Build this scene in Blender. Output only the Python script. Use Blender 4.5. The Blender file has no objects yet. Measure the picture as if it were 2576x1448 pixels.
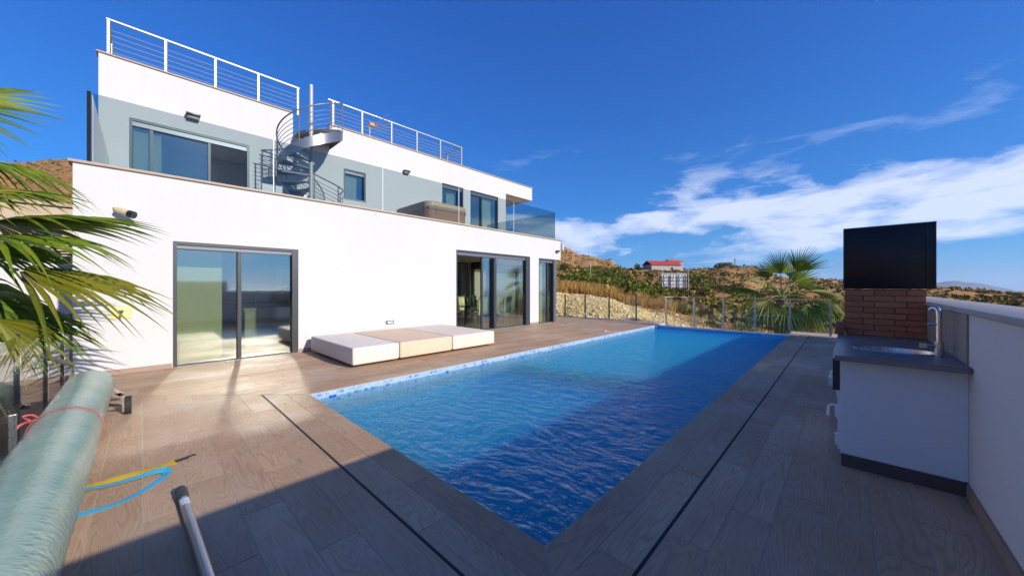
import bpy, bmesh, math, random
import numpy as np
from mathutils import Vector, Matrix, noise
random.seed(7); rng = np.random.default_rng(7)
R = math.radians
S = bpy.context.scene
COL = S.collection

# ------------------------------------------------------------------ camera
EYE = 1.45
cam = bpy.data.cameras.new('camera'); cam_o = bpy.data.objects.new('camera', cam); COL.objects.link(cam_o)
cam.sensor_width = 36; cam.lens = 882.5/2575*36; cam.clip_start = .02; cam.clip_end = 60000
cam.shift_y = -2/2575
YAW = math.atan(837.5/882.5)
cam_o.location = (0, 0, EYE); cam_o.rotation_euler = (R(90), 0, YAW)
S.camera = cam_o

# ------------------------------------------------------------------ light
SUN = Vector((1, .185, .47)).normalized()
sun_elev = math.asin(SUN.z); sun_az = math.atan2(SUN.x, SUN.y)
sl = bpy.data.lights.new('sun', 'SUN'); sl.energy = 5.0; sl.angle = R(.53); sl.color = (1, .93, .82)
so = bpy.data.objects.new('sun', sl); COL.objects.link(so); so.rotation_euler = SUN.to_track_quat('Z', 'Y').to_euler(); so.location = (6, 1, 9)

W = bpy.data.worlds.new('World'); S.world = W; W.use_nodes = True
wt = W.node_tree; wt.nodes.clear()
def N(t, typ, **kw):
    n = t.nodes.new(typ)
    for k, v in kw.items():
        if k == 'inp':
            for a, b in v.items(): n.inputs[a].default_value = b
        else: setattr(n, k, v)
    return n
def M(t, op, a, b=None, c=None, clamp=False):
    n = t.nodes.new('ShaderNodeMath'); n.operation = op; n.use_clamp = clamp
    for i, x in enumerate((a, b, c)):
        if x is None: continue
        if isinstance(x, (int, float)): n.inputs[i].default_value = x
        else: t.links.new(x, n.inputs[i])
    return n.outputs[0]
def ramp(t, fac, stops):
    n = t.nodes.new('ShaderNodeValToRGB'); e = n.color_ramp.elements
    while len(e) < len(stops): e.new(.5)
    for el, (p, c) in zip(e, stops): el.position = p; el.color = (c, c, c, 1) if isinstance(c, (int, float)) else (*c, 1)
    t.links.new(fac, n.inputs[0]); return n.outputs[0]
def mixc(t, fac, a, b, mode='MIX'):
    n = t.nodes.new('ShaderNodeMix'); n.data_type = 'RGBA'; n.blend_type = mode
    for s, x in ((n.inputs[0], fac), (n.inputs[6], a), (n.inputs[7], b)):
        if isinstance(x, (int, float)): s.default_value = x
        elif isinstance(x, tuple): s.default_value = (*x, 1)
        else: t.links.new(x, s)
    return n.outputs[2]
def vmul(t, v, s):
    n = t.nodes.new('ShaderNodeVectorMath'); n.operation = 'MULTIPLY'; t.links.new(v, n.inputs[0]); n.inputs[1].default_value = s; return n.outputs[0]
def vadd(t, v, s):
    n = t.nodes.new('ShaderNodeVectorMath'); n.operation = 'ADD'; t.links.new(v, n.inputs[0])
    if isinstance(s, tuple): n.inputs[1].default_value = s
    else: t.links.new(s, n.inputs[1])
    return n.outputs[0]
def noisetex(t, vec, scale, detail=4, rough=.5, lac=2.0, dist=0):
    n = N(t, 'ShaderNodeTexNoise', inp={'Scale': scale, 'Detail': detail, 'Roughness': rough, 'Distortion': dist})
    if vec is not None: t.links.new(vec, n.inputs['Vector'])
    return n.outputs['Fac']

sky = N(wt, 'ShaderNodeTexSky', sky_type='NISHITA', sun_disc=False, sun_elevation=sun_elev, sun_rotation=sun_az,
        altitude=120, air_density=1.0, dust_density=.2, ozone_density=2.0)
tc = N(wt, 'ShaderNodeTexCoord')
sep = N(wt, 'ShaderNodeSeparateXYZ'); wt.links.new(tc.outputs['Generated'], sep.inputs[0])
el = M(wt, 'MULTIPLY', M(wt, 'ARCSINE', sep.outputs[2]), 57.2958)
spb = N(wt, 'ShaderNodeSeparateColor'); wt.links.new(sky.outputs[0], spb.inputs[0])
lum = M(wt, 'MULTIPLY', M(wt, 'POWER', spb.outputs[2], .62), 3.0)
tint = ramp(wt, M(wt, 'DIVIDE', el, 60.0, clamp=True), [(0, (.28, .66, 1.0)), (.07, (.12, .48, 1.0)), (.2, (.05, .33, 1.0)), (.4, (.04, .27, 1.0)), (.7, (.035, .22, 1.0))])
skyblue = mixc(wt, 1.0, tint, lum, 'MULTIPLY')
# slanted cloud belt low over the land, thin wisps higher up
pv = vmul(wt, tc.outputs['Generated'], (2.2, 2.2, 7.5))
warp = N(wt, 'ShaderNodeTexNoise', inp={'Scale': 1.3, 'Detail': 3}); wt.links.new(pv, warp.inputs['Vector'])
pv2 = vadd(wt, pv, vmul(wt, warp.outputs['Color'], (.55, .55, .55)))
n1 = M(wt, 'ADD', M(wt, 'MULTIPLY', M(wt, 'SUBTRACT', noisetex(wt, pv2, 1.9, 9, .6), .5), 1.45), .5)
belt = M(wt, 'POWER', 2.718, M(wt, 'MULTIPLY', M(wt, 'POWER', M(wt, 'DIVIDE', M(wt, 'SUBTRACT', el, 9.6), 3.1), 2), -1))
low = M(wt, 'POWER', 2.718, M(wt, 'MULTIPLY', M(wt, 'POWER', M(wt, 'DIVIDE', M(wt, 'SUBTRACT', el, 4.9), 1.6), 2), -1))
d1 = M(wt, 'ADD', M(wt, 'ADD', n1, M(wt, 'MULTIPLY', belt, .29)), M(wt, 'MULTIPLY', low, .16))
# the belt thins out away from the east-north-east
azm = M(wt, 'ADD', M(wt, 'MULTIPLY', sep.outputs[0], .0), M(wt, 'MULTIPLY', sep.outputs[1], .14))
d1 = M(wt, 'ADD', d1, azm)
c1 = M(wt, 'MULTIPLY', ramp(wt, d1, [(.77, 0), (.88, .45), (1.05, .8)]), ramp(wt, M(wt, 'DIVIDE', el, 30.0, clamp=True), [(.42, 1), (.62, 0)]))
pv3 = vmul(wt, tc.outputs['Generated'], (3.5, 1.3, 9.0))
n2 = noisetex(wt, vadd(wt, pv3, vmul(wt, warp.outputs['Color'], (.9, .9, .9))), 1.25, 10, .62)
wis = M(wt, 'MULTIPLY', ramp(wt, el, [(0.0, 0), (1.0, 1)]), 1)
hi = M(wt, 'POWER', 2.718, M(wt, 'MULTIPLY', M(wt, 'POWER', M(wt, 'DIVIDE', M(wt, 'SUBTRACT', el, 18), 6.0), 2), -1))
d2 = M(wt, 'ADD', M(wt, 'ADD', n2, M(wt, 'MULTIPLY', hi, .16)), M(wt, 'MULTIPLY', sep.outputs[0], .13))
c2 = M(wt, 'MULTIPLY', ramp(wt, d2, [(.70, 0), (.95, .42)]), hi)
skyc = mixc(wt, c2, skyblue, (8.0, 9.6, 13))
skyc = mixc(wt, c1, skyc, (9.4, 10.2, 12.6))
bg = N(wt, 'ShaderNodeBackground', inp={'Strength': .085}); wt.links.new(skyc, bg.inputs['Color'])
wo = N(wt, 'ShaderNodeOutputWorld'); wt.links.new(bg.outputs[0], wo.inputs[0])

vs = S.view_settings; vs.view_transform = 'Standard'; vs.look = 'None'; vs.gamma = 1; vs.exposure = 0.15; vs.use_curve_mapping = False
cy = S.cycles
cy.use_denoising = True
try: cy.denoiser = 'OPENIMAGEDENOISE'
except Exception: pass
cy.max_bounces = 9; cy.volume_bounces = 3; cy.diffuse_bounces = 4; cy.glossy_bounces = 5; cy.transmission_bounces = 5; cy.transparent_max_bounces = 24
cy.caustics_reflective = True; cy.caustics_refractive = True; cy.blur_glossy = 0.0; cy.sample_clamp_indirect = 120; cy.use_guiding = True; cy.use_surface_guiding = True

# ------------------------------------------------------------------ helpers
def dat(o, label=None, cat=None, group=None, kind=None):
    if label: o['label'] = label
    if cat: o['category'] = cat
    if group: o['group'] = group
    if kind: o['kind'] = kind
    return o
def empty(name, loc=(0, 0, 0), rz=0, **kw):
    o = bpy.data.objects.new(name, None); COL.objects.link(o); o.location = loc; o.rotation_euler = (0, 0, rz)
    o.empty_display_size = .2
    return dat(o, **kw)
def link(name, me, parent=None, **kw):
    o = bpy.data.objects.new(name, me); COL.objects.link(o)
    if parent is not None: o.parent = parent
    return dat(o, **kw)
def copy_tree(o, parent=None):
    c = o.copy(); COL.objects.link(c); c.parent = parent
    for ch in list(o.children): copy_tree(ch, c)
    return c
class B:
    """collects shapes and links them as ONE mesh object"""
    def __init__(s): s.v = []; s.f = []; s.uv = None; s.tone = []; s.m = []
    def add(s, vs_, fs, tone=None, mat=0):
        k = len(s.v); s.v.extend([tuple(p) for p in vs_])
        for f in fs:
            s.f.append([i+k for i in f]); s.tone.append(.5 if tone is None else tone); s.m.append(mat)
        return s
    def box(s, x0, x1, y0, y1, z0, z1, **kw):
        return s.add([(x0,y0,z0),(x1,y0,z0),(x1,y1,z0),(x0,y1,z0),(x0,y0,z1),(x1,y0,z1),(x1,y1,z1),(x0,y1,z1)],
              [(0,3,2,1),(4,5,6,7),(0,1,5,4),(1,2,6,5),(2,3,7,6),(3,0,4,7)], **kw)
    def bar(s, p, q, w, h=None, up=(0, 0, 1), **kw):
        p = Vector(p); q = Vector(q); d = (q-p).normalized(); h = h or w
        u = Vector(up)
        if abs(d.dot(u)) > .98: u = Vector((0, 1, 0))
        a = d.cross(u).normalized()*w/2; b = a.cross(d).normalized()*h/2
        vs_ = [p-a-b, p+a-b, p+a+b, p-a+b, q-a-b, q+a-b, q+a+b, q-a+b]
        return s.add(vs_, [(3,2,1,0),(4,5,6,7),(0,1,5,4),(1,2,6,5),(2,3,7,6),(3,0,4,7)], **kw)
    def tube(s, path, r, n=8, cap=True, **kw):
        P = [Vector(p) for p in path]; rr = r if isinstance(r, (list, tuple)) else [r]*len(P)
        t0 = (P[1]-P[0]).normalized(); a = t0.cross(Vector((0,0,1)))
        if a.length < .05: a = t0.cross(Vector((1,0,0)))
        a.normalize(); k = []; vs_ = []
        for i, p in enumerate(P):
            t = (P[min(i+1, len(P)-1)]-P[max(i-1, 0)]).normalized()
            a = (a - t*a.dot(t)).normalized(); b = t.cross(a)
            for j in range(n):
                th = 2*math.pi*j/n; vs_.append(p + (a*math.cos(th)+b*math.sin(th))*rr[i])
        fs = [(i*n+j, i*n+(j+1)%n, (i+1)*n+(j+1)%n, (i+1)*n+j) for i in range(len(P)-1) for j in range(n)]
        if cap: fs += [tuple(range(n))[::-1], tuple((len(P)-1)*n+j for j in range(n))]
        return s.add(vs_, fs, **kw)
    def prism(s, poly, z0, z1, **kw):
        n = len(poly)
        vs_ = [(x, y, z0) for x, y in poly]+[(x, y, z1) for x, y in poly]
        return s.add(vs_, [tuple(range(n))[::-1], tuple(range(n, 2*n))]+[(i, (i+1) % n, n+(i+1) % n, n+i) for i in range(n)], **kw)
    def mesh(s, name, mats, smooth=False):
        me = bpy.data.meshes.new(name); me.from_pydata(s.v, [], s.f)
        for m in (mats if isinstance(mats, (list, tuple)) else [mats]): me.materials.append(m)
        if any(s.m): me.polygons.foreach_set('material_index', s.m)
        at = me.attributes.new('tone', 'FLOAT', 'FACE'); at.data.foreach_set('value', s.tone)
        if s.uv is not None:
            ul = me.uv_layers.new(name='UVMap'); ul.data.foreach_set('uv', np.array(s.uv, dtype=np.float32).ravel())
        if smooth: me.polygons.foreach_set('use_smooth', [True]*len(s.f))
        me.update(); return me
    def obj(s, name, mats, parent=None, smooth=False, bevel=0, seg=2, **kw):
        me = s.mesh(name, mats, smooth)
        if bevel:
            bm = bmesh.new(); bm.from_mesh(me)
            bmesh.ops.bevel(bm, geom=bm.edges[:], offset=bevel, segments=seg, affect='EDGES', profile=.5, clamp_overlap=True)
            bm.to_mesh(me); bm.free()
            me.polygons.foreach_set('use_smooth', [True]*len(me.polygons))
            try: me.set_sharp_from_angle(angle=R(50))
            except Exception: pass
        elif smooth:
            try: me.set_sharp_from_angle(angle=R(45))
            except Exception: pass
        return link(name, me, parent, **kw)
def rrect(x0, x1, y0, y1, r, n=6):
    out = []
    for cx, cy_, a0 in ((x1-r, y1-r, 0), (x0+r, y1-r, 90), (x0+r, y0+r, 180), (x1-r, y0+r, 270)):
        for i in range(n+1):
            a = R(a0+90*i/n); out.append((cx+r*math.cos(a), cy_+r*math.sin(a)))
    return out

# ------------------------------------------------------------------ materials
def mat(name, col=(.5, .5, .5), rough=.5, metal=0, spec=.5, build=None, coat=0):
    m = bpy.data.materials.new(name); m.use_nodes = True; t = m.node_tree
    p = t.nodes['Principled BSDF']
    p.inputs['Base Color'].default_value = (*col, 1); p.inputs['Roughness'].default_value = rough
    p.inputs['Metallic'].default_value = metal; p.inputs['Specular IOR Level'].default_value = spec
    if coat: p.inputs['Coat Weight'].default_value = coat
    if build: build(t, p)
    return m
def bump(t, p, h, strength=.3, dist=.02):
    b = N(t, 'ShaderNodeBump', inp={'Strength': strength, 'Distance': dist}); t.links.new(h, b.inputs['Height']); t.links.new(b.outputs[0], p.inputs['Normal'])
def objco(t): return N(t, 'ShaderNodeTexCoord').outputs['Object']
def geoco(t): return N(t, 'ShaderNodeNewGeometry').outputs['Position']
def attr(t, name): return N(t, 'ShaderNodeAttribute', attribute_name=name).outputs['Fac']

def b_render(t, p):
    g = geoco(t)
    big = noisetex(t, g, .35, 3); fine = noisetex(t, g, 60, 4, .6); mid = noisetex(t, vmul(t, g, (2, 2, .35)), 1.2, 5, .6)
    c = mixc(t, ramp(t, big, [(.35, 0), (.7, 1)]), (.60, .59, .578), (.575, .565, .553))
    c = mixc(t, M(t, 'MULTIPLY', ramp(t, mid, [(.55, 0), (.8, 1)]), .15), c, (.55, .54, .51))
    sz = N(t, 'ShaderNodeSeparateXYZ'); t.links.new(g, sz.inputs[0])
    st1 = noisetex(t, vmul(t, g, (5, 5, .12)), 1.6, 4, .65)
    for zt, ln in ((3.41, 1.1), (7.22, 1.2), (.0, .0)):
        if ln: mk = M(t, 'MULTIPLY', M(t, 'GREATER_THAN', sz.outputs[2], zt-ln), M(t, 'SUBTRACT', 1.0, M(t, 'DIVIDE', M(t, 'SUBTRACT', zt, sz.outputs[2]), ln), clamp=True)); mk = M(t, 'MULTIPLY', mk, M(t, 'LESS_THAN', sz.outputs[2], zt+.01))
        else: mk = M(t, 'SUBTRACT', 1.0, M(t, 'DIVIDE', sz.outputs[2], .35), clamp=True)
        c = mixc(t, M(t, 'MULTIPLY', M(t, 'MULTIPLY', mk, ramp(t, st1, [(.5, 0), (.72, 1)])), .13), c, (.40, .37, .33))
    t.links.new(c, p.inputs['Base Color']); bump(t, p, fine, .12, .004)
m_wall = mat('white_render', rough=.85, spec=.2, build=b_render)
def b_stone(t, p):
    g = geoco(t); n = noisetex(t, g, 7, 6, .6)
    t.links.new(mixc(t, n, (.36, .27, .2), (.5, .4, .31)), p.inputs['Base Color'])
m_coping = mat('coping_stone', rough=.6, build=b_stone)
m_coping2 = mat('parapet_coping', rough=.55, build=lambda t, p: t.links.new(mixc(t, noisetex(t, vmul(t, geoco(t), (9, 1.2, 5)), 4, 6, .6), (.27, .255, .24), (.38, .36, .335)), p.inputs['Base Color']))
def b_alu(t, p):
    t.links.new(mixc(t, noisetex(t, geoco(t), 40, 3), (.045, .05, .056), (.06, .065, .072)), p.inputs['Base Color'])
m_alu = mat('anthracite_aluminium', (.05, .055, .062), .38, .2, build=b_alu)
m_alu2 = mat('grey_aluminium', (.16, .17, .185), .36, .35)
m_steel = mat('brushed_steel', (.56, .56, .55), .28, 1, build=lambda t, p: t.links.new(M(t, 'ADD', M(t, 'MULTIPLY', noisetex(t, vmul(t, geoco(t), (12, 12, 2)), 3, 3), .15), .2), p.inputs['Roughness']))
m_chrome = mat('polished_steel', (.62, .61, .59), .08, 1)
m_rail = mat('light_painted_rail', (.38, .38, .38), .4, .35)
m_stair = mat('grey_painted_steel', (.2, .21, .225), .42, .45)
m_black = mat('black_plastic', (.014, .014, .016), .4, build=lambda t, p: t.links.new(M(t, 'ADD', M(t, 'MULTIPLY', noisetex(t, geoco(t), 9, 4), .2), .3), p.inputs['Roughness']))
m_hood = mat('black_enamel', (.006, .006, .007), .32, 0, .35, build=lambda t, p: t.links.new(M(t, 'ADD', M(t, 'MULTIPLY', noisetex(t, geoco(t), 5, 5), .2), .25), p.inputs['Roughness']))
m_rubber = mat('rubber', (.02, .02, .02), .8)
m_grey = mat('lamp_grey', (.1, .1, .11), .5)

def glass(name, tint, f0=.06, rough=0, soft=0):
    m = bpy.data.materials.new(name); m.use_nodes = True; t = m.node_tree; t.nodes.clear()
    lw = N(t, 'ShaderNodeLayerWeight', inp={'Blend': .5})
    F = M(t, 'ADD', f0, M(t, 'MULTIPLY', M(t, 'POWER', lw.outputs['Facing'], 5), 1-f0), clamp=True)
    tr = N(t, 'ShaderNodeBsdfTransparent'); tr.inputs[0].default_value = (*tint, 1)
    gl = N(t, 'ShaderNodeBsdfGlossy', inp={'Roughness': rough})
    wv = noisetex(t, geoco(t), .9, 2)
    b = N(t, 'ShaderNodeBump', inp={'Strength': .05, 'Distance': .02}); t.links.new(wv, b.inputs['Height']); t.links.new(b.outputs[0], gl.inputs['Normal'])
    mx = N(t, 'ShaderNodeMixShader'); t.links.new(F, mx.inputs[0]); t.links.new(tr.outputs[0], mx.inputs[1]); t.links.new(gl.outputs[0], mx.inputs[2])
    out = mx.outputs[0]
    if soft:      # slight waviness of large panes spreads part of the mirrored sunlight
        g2 = N(t, 'ShaderNodeBsdfGlossy', inp={'Roughness': .075}); m2 = N(t, 'ShaderNodeMixShader', inp={0: soft})
        t.links.new(out, m2.inputs[1]); t.links.new(g2.outputs[0], m2.inputs[2]); out = m2.outputs[0]
    o = N(t, 'ShaderNodeOutputMaterial'); t.links.new(out, o.inputs[0]); return m
m_glass = glass('window_glass', (.88, .93, .78), .13, soft=.28)
m_tint = glass('tinted_balustrade_glass', (.70, .76, .76), .035)
m_fglass = glass('fence_glass', (.93, .96, .93), .04)

def b_plank(t, p):
    uv = N(t, 'ShaderNodeUVMap').outputs[0]
    tone = attr(t, 'tone')
    a = noisetex(t, vmul(t, uv, (.55, 5.2, 1)), 1.0, 1.5, .45, dist=.25)
    ring = M(t, 'SINE', M(t, 'MULTIPLY', a, 190.0)); ring = M(t, 'ADD', M(t, 'MULTIPLY', ring, .5), .5)
    fib = noisetex(t, vmul(t, uv, (5, 160, 1)), 1.0, 4, .6)
    blot = noisetex(t, vmul(t, uv, (.9, 3, 1)), 1.0, 5, .6)
    knot = noisetex(t, vmul(t, uv, (2.2, 9, 1)), 1.0, 2, .5)
    base = mixc(t, tone, (.45, .29, .175), (.59, .405, .255))
    base = mixc(t, M(t, 'MULTIPLY', ramp(t, blot, [(.3, 0), (.75, 1)]), .5), base, (.355, .225, .135))
    base = mixc(t, M(t, 'MULTIPLY', ramp(t, ring, [(.0, 1), (.5, 0)]), .34), base, (.22, .13, .065))
    base = mixc(t, M(t, 'MULTIPLY', ramp(t, fib, [(.35, 1), (.6, 0)]), .3), base, (.25, .16, .095))
    base = mixc(t, M(t, 'MULTIPLY', ramp(t, knot, [(.70, 0), (.80, 1)]), .5), base, (.13, .085, .06))
    g = geoco(t); stain = noisetex(t, g, .8, 6, .62); spl_ = noisetex(t, g, 3.2, 5, .6)
    base = mixc(t, M(t, 'MULTIPLY', ramp(t, stain, [(.48, 0), (.68, 1)]), .22), base, (.6, .52, .43))
    base = mixc(t, M(t, 'MULTIPLY', ramp(t, spl_, [(.6, 0), (.66, 1)]), .12), base, (.2, .14, .1))
    t.links.new(base, p.inputs['Base Color'])
    t.links.new(M(t, 'ADD', M(t, 'ADD', M(t, 'MULTIPLY', ring, .1), .36), M(t, 'MULTIPLY', ramp(t, stain, [(.4, 1), (.65, 0)]), .2)), p.inputs['Roughness'])
    bump(t, p, M(t, 'ADD', M(t, 'MULTIPLY', ring, .6), fib), .25, .0015)
m_plank = mat('wood_look_tile', rough=.5, spec=.09, build=b_plank)
m_grout = mat('pale_grout', rough=.9, build=lambda t, p: t.links.new(mixc(t, noisetex(t, geoco(t), 8, 4), (.44, .36, .28), (.56, .47, .38)), p.inputs['Base Color']))
m_slot = mat('drain_slot', (.012, .011, .01), .8)
m_skirt = m_plank

# ------------------------------------------------------------------ terrain
def keyz(depth, v): return EYE - (v-722)*depth/882.5
def K(u, *prof):
    al = math.atan((u-1287.5)/882.5); c = math.cos(al)
    return (al, [(d/c, keyz(d, v)) for d, v in prof])
def KR(deg, *prof): return (R(deg), list(prof))
KEYS = [
 KR(-180, (8,-1.5),(30,-4),(100,-15),(300,-35),(900,-75)),
 KR(-110, (8,-1.2),(20,-1),(60,2),(200,30),(500,60),(1100,-60)),
 KR(-75, (8,-1.2),(18,-.8),(30,1.5),(60,8),(120,25),(300,100),(600,150),(1300,-60)),
 K(0, (8,950),(14,862),(20,790),(30,705),(60,650),(120,570),(300,412),(420,440),(1000,760)),
 K(180, (8,950),(14,862),(20,790),(30,705),(60,650),(120,570),(300,404),(420,440),(1000,760)),
 K(700, (8,950),(14,870),(20,800),(30,730),(60,695),(120,650),(300,535),(500,520),(1100,760)),
 K(1200,(8,950),(14,858),(18,760),(24,740),(40,722),(70,700),(120,685),(220,650),(500,575),(1100,760)),
 K(1410,(8,950),(17.5,835),(22.3,745),(26,735),(40,715),(70,695),(120,676),(220,668),(500,618),(1100,760)),
 K(1461,(8,950),(16.5,850),(21.3,750),(25,738),(40,720),(70,700),(120,681),(220,674),(500,640),(1100,760)),
 K(1530,(8,950),(15.8,860),(20.2,757),(24.5,745),(40,727),(70,707),(120,685),(220,679),(500,653),(1100,760)),
 K(1592,(8,950),(15.2,860),(19.5,775),(24,757),(40,737),(70,713),(120,680),(220,692),(500,705),(1100,760)),
 K(1660,(8,950),(15.2,862),(19.5,792),(24,768),(40,744),(70,717),(112,680),(135,677),(220,702),(500,715),(1100,760)),
 K(1760,(8,950),(15.2,862),(19.5,815),(26,790),(40,765),(70,728),(120,692),(150,678),(260,710),(500,718),(1100,760)),
 K(1828,(8,950),(15.2,862),(20,832),(30,795),(50,755),(80,715),(120,684),(150,667),(260,705),(500,718),(1100,760)),
 K(1879,(8,950),(15.2,862),(20,836),(30,800),(50,760),(80,722),(120,689),(150,671),(260,708),(500,718),(1100,760)),
 K(1940,(8,950),(15.2,862),(20,842),(30,808),(50,770),(80,735),(120,706),(150,692),(260,712),(500,720),(1100,760)),
 K(2076,(8,950),(15.2,862),(20,845),(30,810),(50,775),(80,745),(120,715),(150,706),(260,716),(500,724),(1100,770)),
 K(2120,(8,950),(15.2,862),(20,845),(30,812),(50,778),(80,748),(120,718),(150,709),(260,722),(500,728),(1100,780)),
 K(2344,(8,950),(15.2,862),(20,850),(30,815),(60,765),(100,728),(160,735),(260,750),(500,760),(1100,790)),
 K(2575,(8,950),(15.2,862),(20,850),(30,815),(60,775),(100,738),(160,748),(260,770),(500,775),(1100,790)),
 KR(80, (8,-1.5),(20,-2),(60,-5),(100,-7),(300,-30),(900,-75)),
 KR(180, (8,-1.5),(30,-4),(100,-15),(300,-35),(900,-75))]
KA = np.array([k[0] for k in KEYS])
def prof_z(k, r):
    p = KEYS[k][1]; return np.interp(np.log(r), np.log([a for a, _ in p]), [b for _, b in p])
def terrain_base(al, r):
    i = int(np.clip(np.searchsorted(KA, al)-1, 0, len(KA)-2)); f = (al-KA[i])/(KA[i+1]-KA[i]); f = f*f*(3-2*f)
    return prof_z(i, r)*(1-f)+prof_z(i+1, r)*f
def az_of(x, y):   # azimuth from the direction the photograph faces, clockwise
    a = math.atan2(x, y)+YAW
    return (a+math.pi) % (2*math.pi)-math.pi
def xy_of(al, r):
    a = al-YAW; return r*math.sin(a), r*math.cos(a)
def on_site(x, y, pad=0): return (-20.5-pad < x < 1.1+pad) and (-.95-pad < y < 14.9+pad)
def rough_z(x, y, r):
    a = min(1, max(0, (r-14)/12))
    h = noise.fractal(Vector((x*.09, y*.09, 1.7)), .9, 2.1, 5)*.5*a*min(3.2, .5+r/70)
    h += noise.fractal(Vector((x*.55, y*.55, 4.1)), .8, 2.2, 4)*.12*min(1, max(.25, a))
    if r > 150: h += abs(noise.noise(Vector((x*.012, y*.012, 8))))*-9*min(1, (r-150)/250)
    return h
def ground_z(x, y):
    r = math.hypot(x, y); al = az_of(x, y)
    z = terrain_base(al, r)+rough_z(x, y, r)
    dx = max(-20.5-x, x-1.1, 0); dy = max(-.95-y, y-14.9, 0); z = min(z, -.6+.95*max(0, math.hypot(dx, dy)-.35))
    return z
azs = np.unique(np.concatenate([np.linspace(-math.pi, math.pi, 120, endpoint=False), np.linspace(R(-60), R(60), 420)]))
rs = np.concatenate([[.5, 4], np.geomspace(7, 1150, 150)])
bt = B(); nA = len(azs)
grav = []
for r in rs:
    for a in azs:
        x, y = xy_of(a, r)
        bt.v.append((x, y, ground_z(x, y) if r > 6 else -1.6))
for i in range(len(rs)-1):
    for j in range(nA):
        bt.f.append((i*nA+j, i*nA+(j+1) % nA, (i+1)*nA+(j+1) % nA, (i+1)*nA+j)); bt.tone.append(.5); bt.m.append(0)
def gravel_mask(x, y):
    r = math.hypot(x, y); al = math.degrees(az_of(x, y))
    m = 0
    if 3 < al < 40:
        crest = 21.2+max(0, (26-al))*.15
        m = max(0, min(1, (crest-r+noise.noise(Vector((x*.4, y*.4, 0)))*1.6)*.7))*max(0, min(1, (37+noise.noise(Vector((x*.3,y*.3,3)))*7-al)/5))
    return m
def b_terrain(t, p):
    g = geoco(t)
    a = noisetex(t, g, .06, 6, .6); b_ = noisetex(t, g, .5, 6, .65); f = noisetex(t, g, 5, 5, .65); v = noisetex(t, g, .22, 7, .7)
    c = mixc(t, ramp(t, a, [(.35, 0), (.65, 1)]), (.42, .19, .06), (.54, .29, .10))
    c = mixc(t, M(t, 'MULTIPLY', ramp(t, b_, [(.45, 0), (.62, 1)]), .6), c, (.6, .37, .16))
    c = mixc(t, M(t, 'MULTIPLY', ramp(t, v, [(.52, 0), (.62, 1)]), .65), c, (.15, .125, .04))
    c = mixc(t, M(t, 'MULTIPLY', ramp(t, f, [(.42, 1), (.6, 0)]), .5), c, (.2, .1, .045))
    gm = attr(t, 'gravel')
    sp = N(t, 'ShaderNodeTexVoronoi', inp={'Scale': 9.0}); t.links.new(g, sp.inputs['Vector'])
    gc = mixc(t, sp.outputs['Color'], (.72, .5, .22), (.88, .68, .38))
    gc = mixc(t, M(t, 'MULTIPLY', ramp(t, b_, [(.5, 0), (.7, 1)]), .5), gc, (.42, .27, .13))
    c = mixc(t, gm, c, gc)
    t.links.new(c, p.inputs['Base Color'])
    bump(t, p, M(t, 'ADD', M(t, 'ADD', f, M(t, 'MULTIPLY', b_, 2)), M(t, 'MULTIPLY', sp.outputs['Distance'], gm)), .9, .25)
m_terrain = mat('dry_hillside', rough=.95, spec=.1, build=b_terrain)
me = bt.mesh('terrain', m_terrain, smooth=True)
ga = me.attributes.new('gravel', 'FLOAT', 'POINT'); ga.data.foreach_set('value', [gravel_mask(v[0], v[1]) for v in bt.v])
link('terrain', me, kind='structure')

# sea far below and the mountains across the bay
m_sea = mat('sea', (.02, .06, .12), .25, build=lambda t, p: bump(t, p, noisetex(t, geoco(t), .05, 4), .3, 2))
b = B(); n = 64
b.v = [(0, 0, -64)]+[(12000*math.cos(2*math.pi*i/n), 12000*math.sin(2*math.pi*i/n), -64) for i in range(n)]
b.f = [(0, i+1, (i+1) % n+1) for i in range(n)]; b.tone = [.5]*n; b.m = [0]*n
b.obj('sea', m_sea, kind='structure')
def b_mtn(t, p):
    g = geoco(t)
    a = noisetex(t, g, .004, 7, .65); f = noisetex(t, g, .015, 5, .6)
    c = mixc(t, ramp(t, a, [(.4, 0), (.6, 1)]), (.07, .075, .06), (.2, .15, .1))
    c = mixc(t, ramp(t, f, [(.66, 0), (.72, .8)]), c, (.5, .48, .45)); t.links.new(c, p.inputs['Base Color'])
m_mtn = mat('far_mountain', rough=1, spec=0, build=b_mtn)
sky_pts = [(2000,716),(2060,709),(2094,704),(2118,700),(2180,698),(2260,704),(2320,713),(2354,711),(2380,707),(2401,705),(2425,709),(2447,709),(2475,714),(2504,721),(2540,727),(2575,735),(2700,742),(2900,750)]
bm_ = B(); D0 = 3600; us = np.linspace(2000, 2900, 160); rows = 26
for i, u in enumerate(us):
    v = np.interp(u, [p[0] for p in sky_pts], [p[1] for p in sky_pts])
    for j in range(rows):
        f = j/(rows-1); dd = D0*(.62+.76*f)
        zt = keyz(D0, v)+62
        hgt = zt*math.exp(-((f-.5)/.24)**2)
        al = math.atan((u-1287.5)/882.5); r = dd/math.cos(al); x, y = xy_of(al, r)
        hgt *= 1-.35*abs(noise.noise(Vector((x*.004, y*.004, 3))))*min(1, abs(f-.5)*8)
        hgt += noise.noise(Vector((x*.009, y*.009, 5)))*7*(1-abs(f-.5)*1.6)
        bm_.v.append((x, y, -62+hgt))
for i in range(len(us)-1):
    for j in range(rows-1):
        bm_.f.append((i*rows+j, (i+1)*rows+j, (i+1)*rows+j+1, i*rows+j+1)); bm_.tone.append(.5); bm_.m.append(0)
bm_.obj('mountain', m_mtn, smooth=True, kind='structure')
hz = B().box(-12500, 12500, -12500, 12500, -113, 178).obj('haze', None, kind='stuff', label='thin blue air over the bay', cat='haze')
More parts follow.
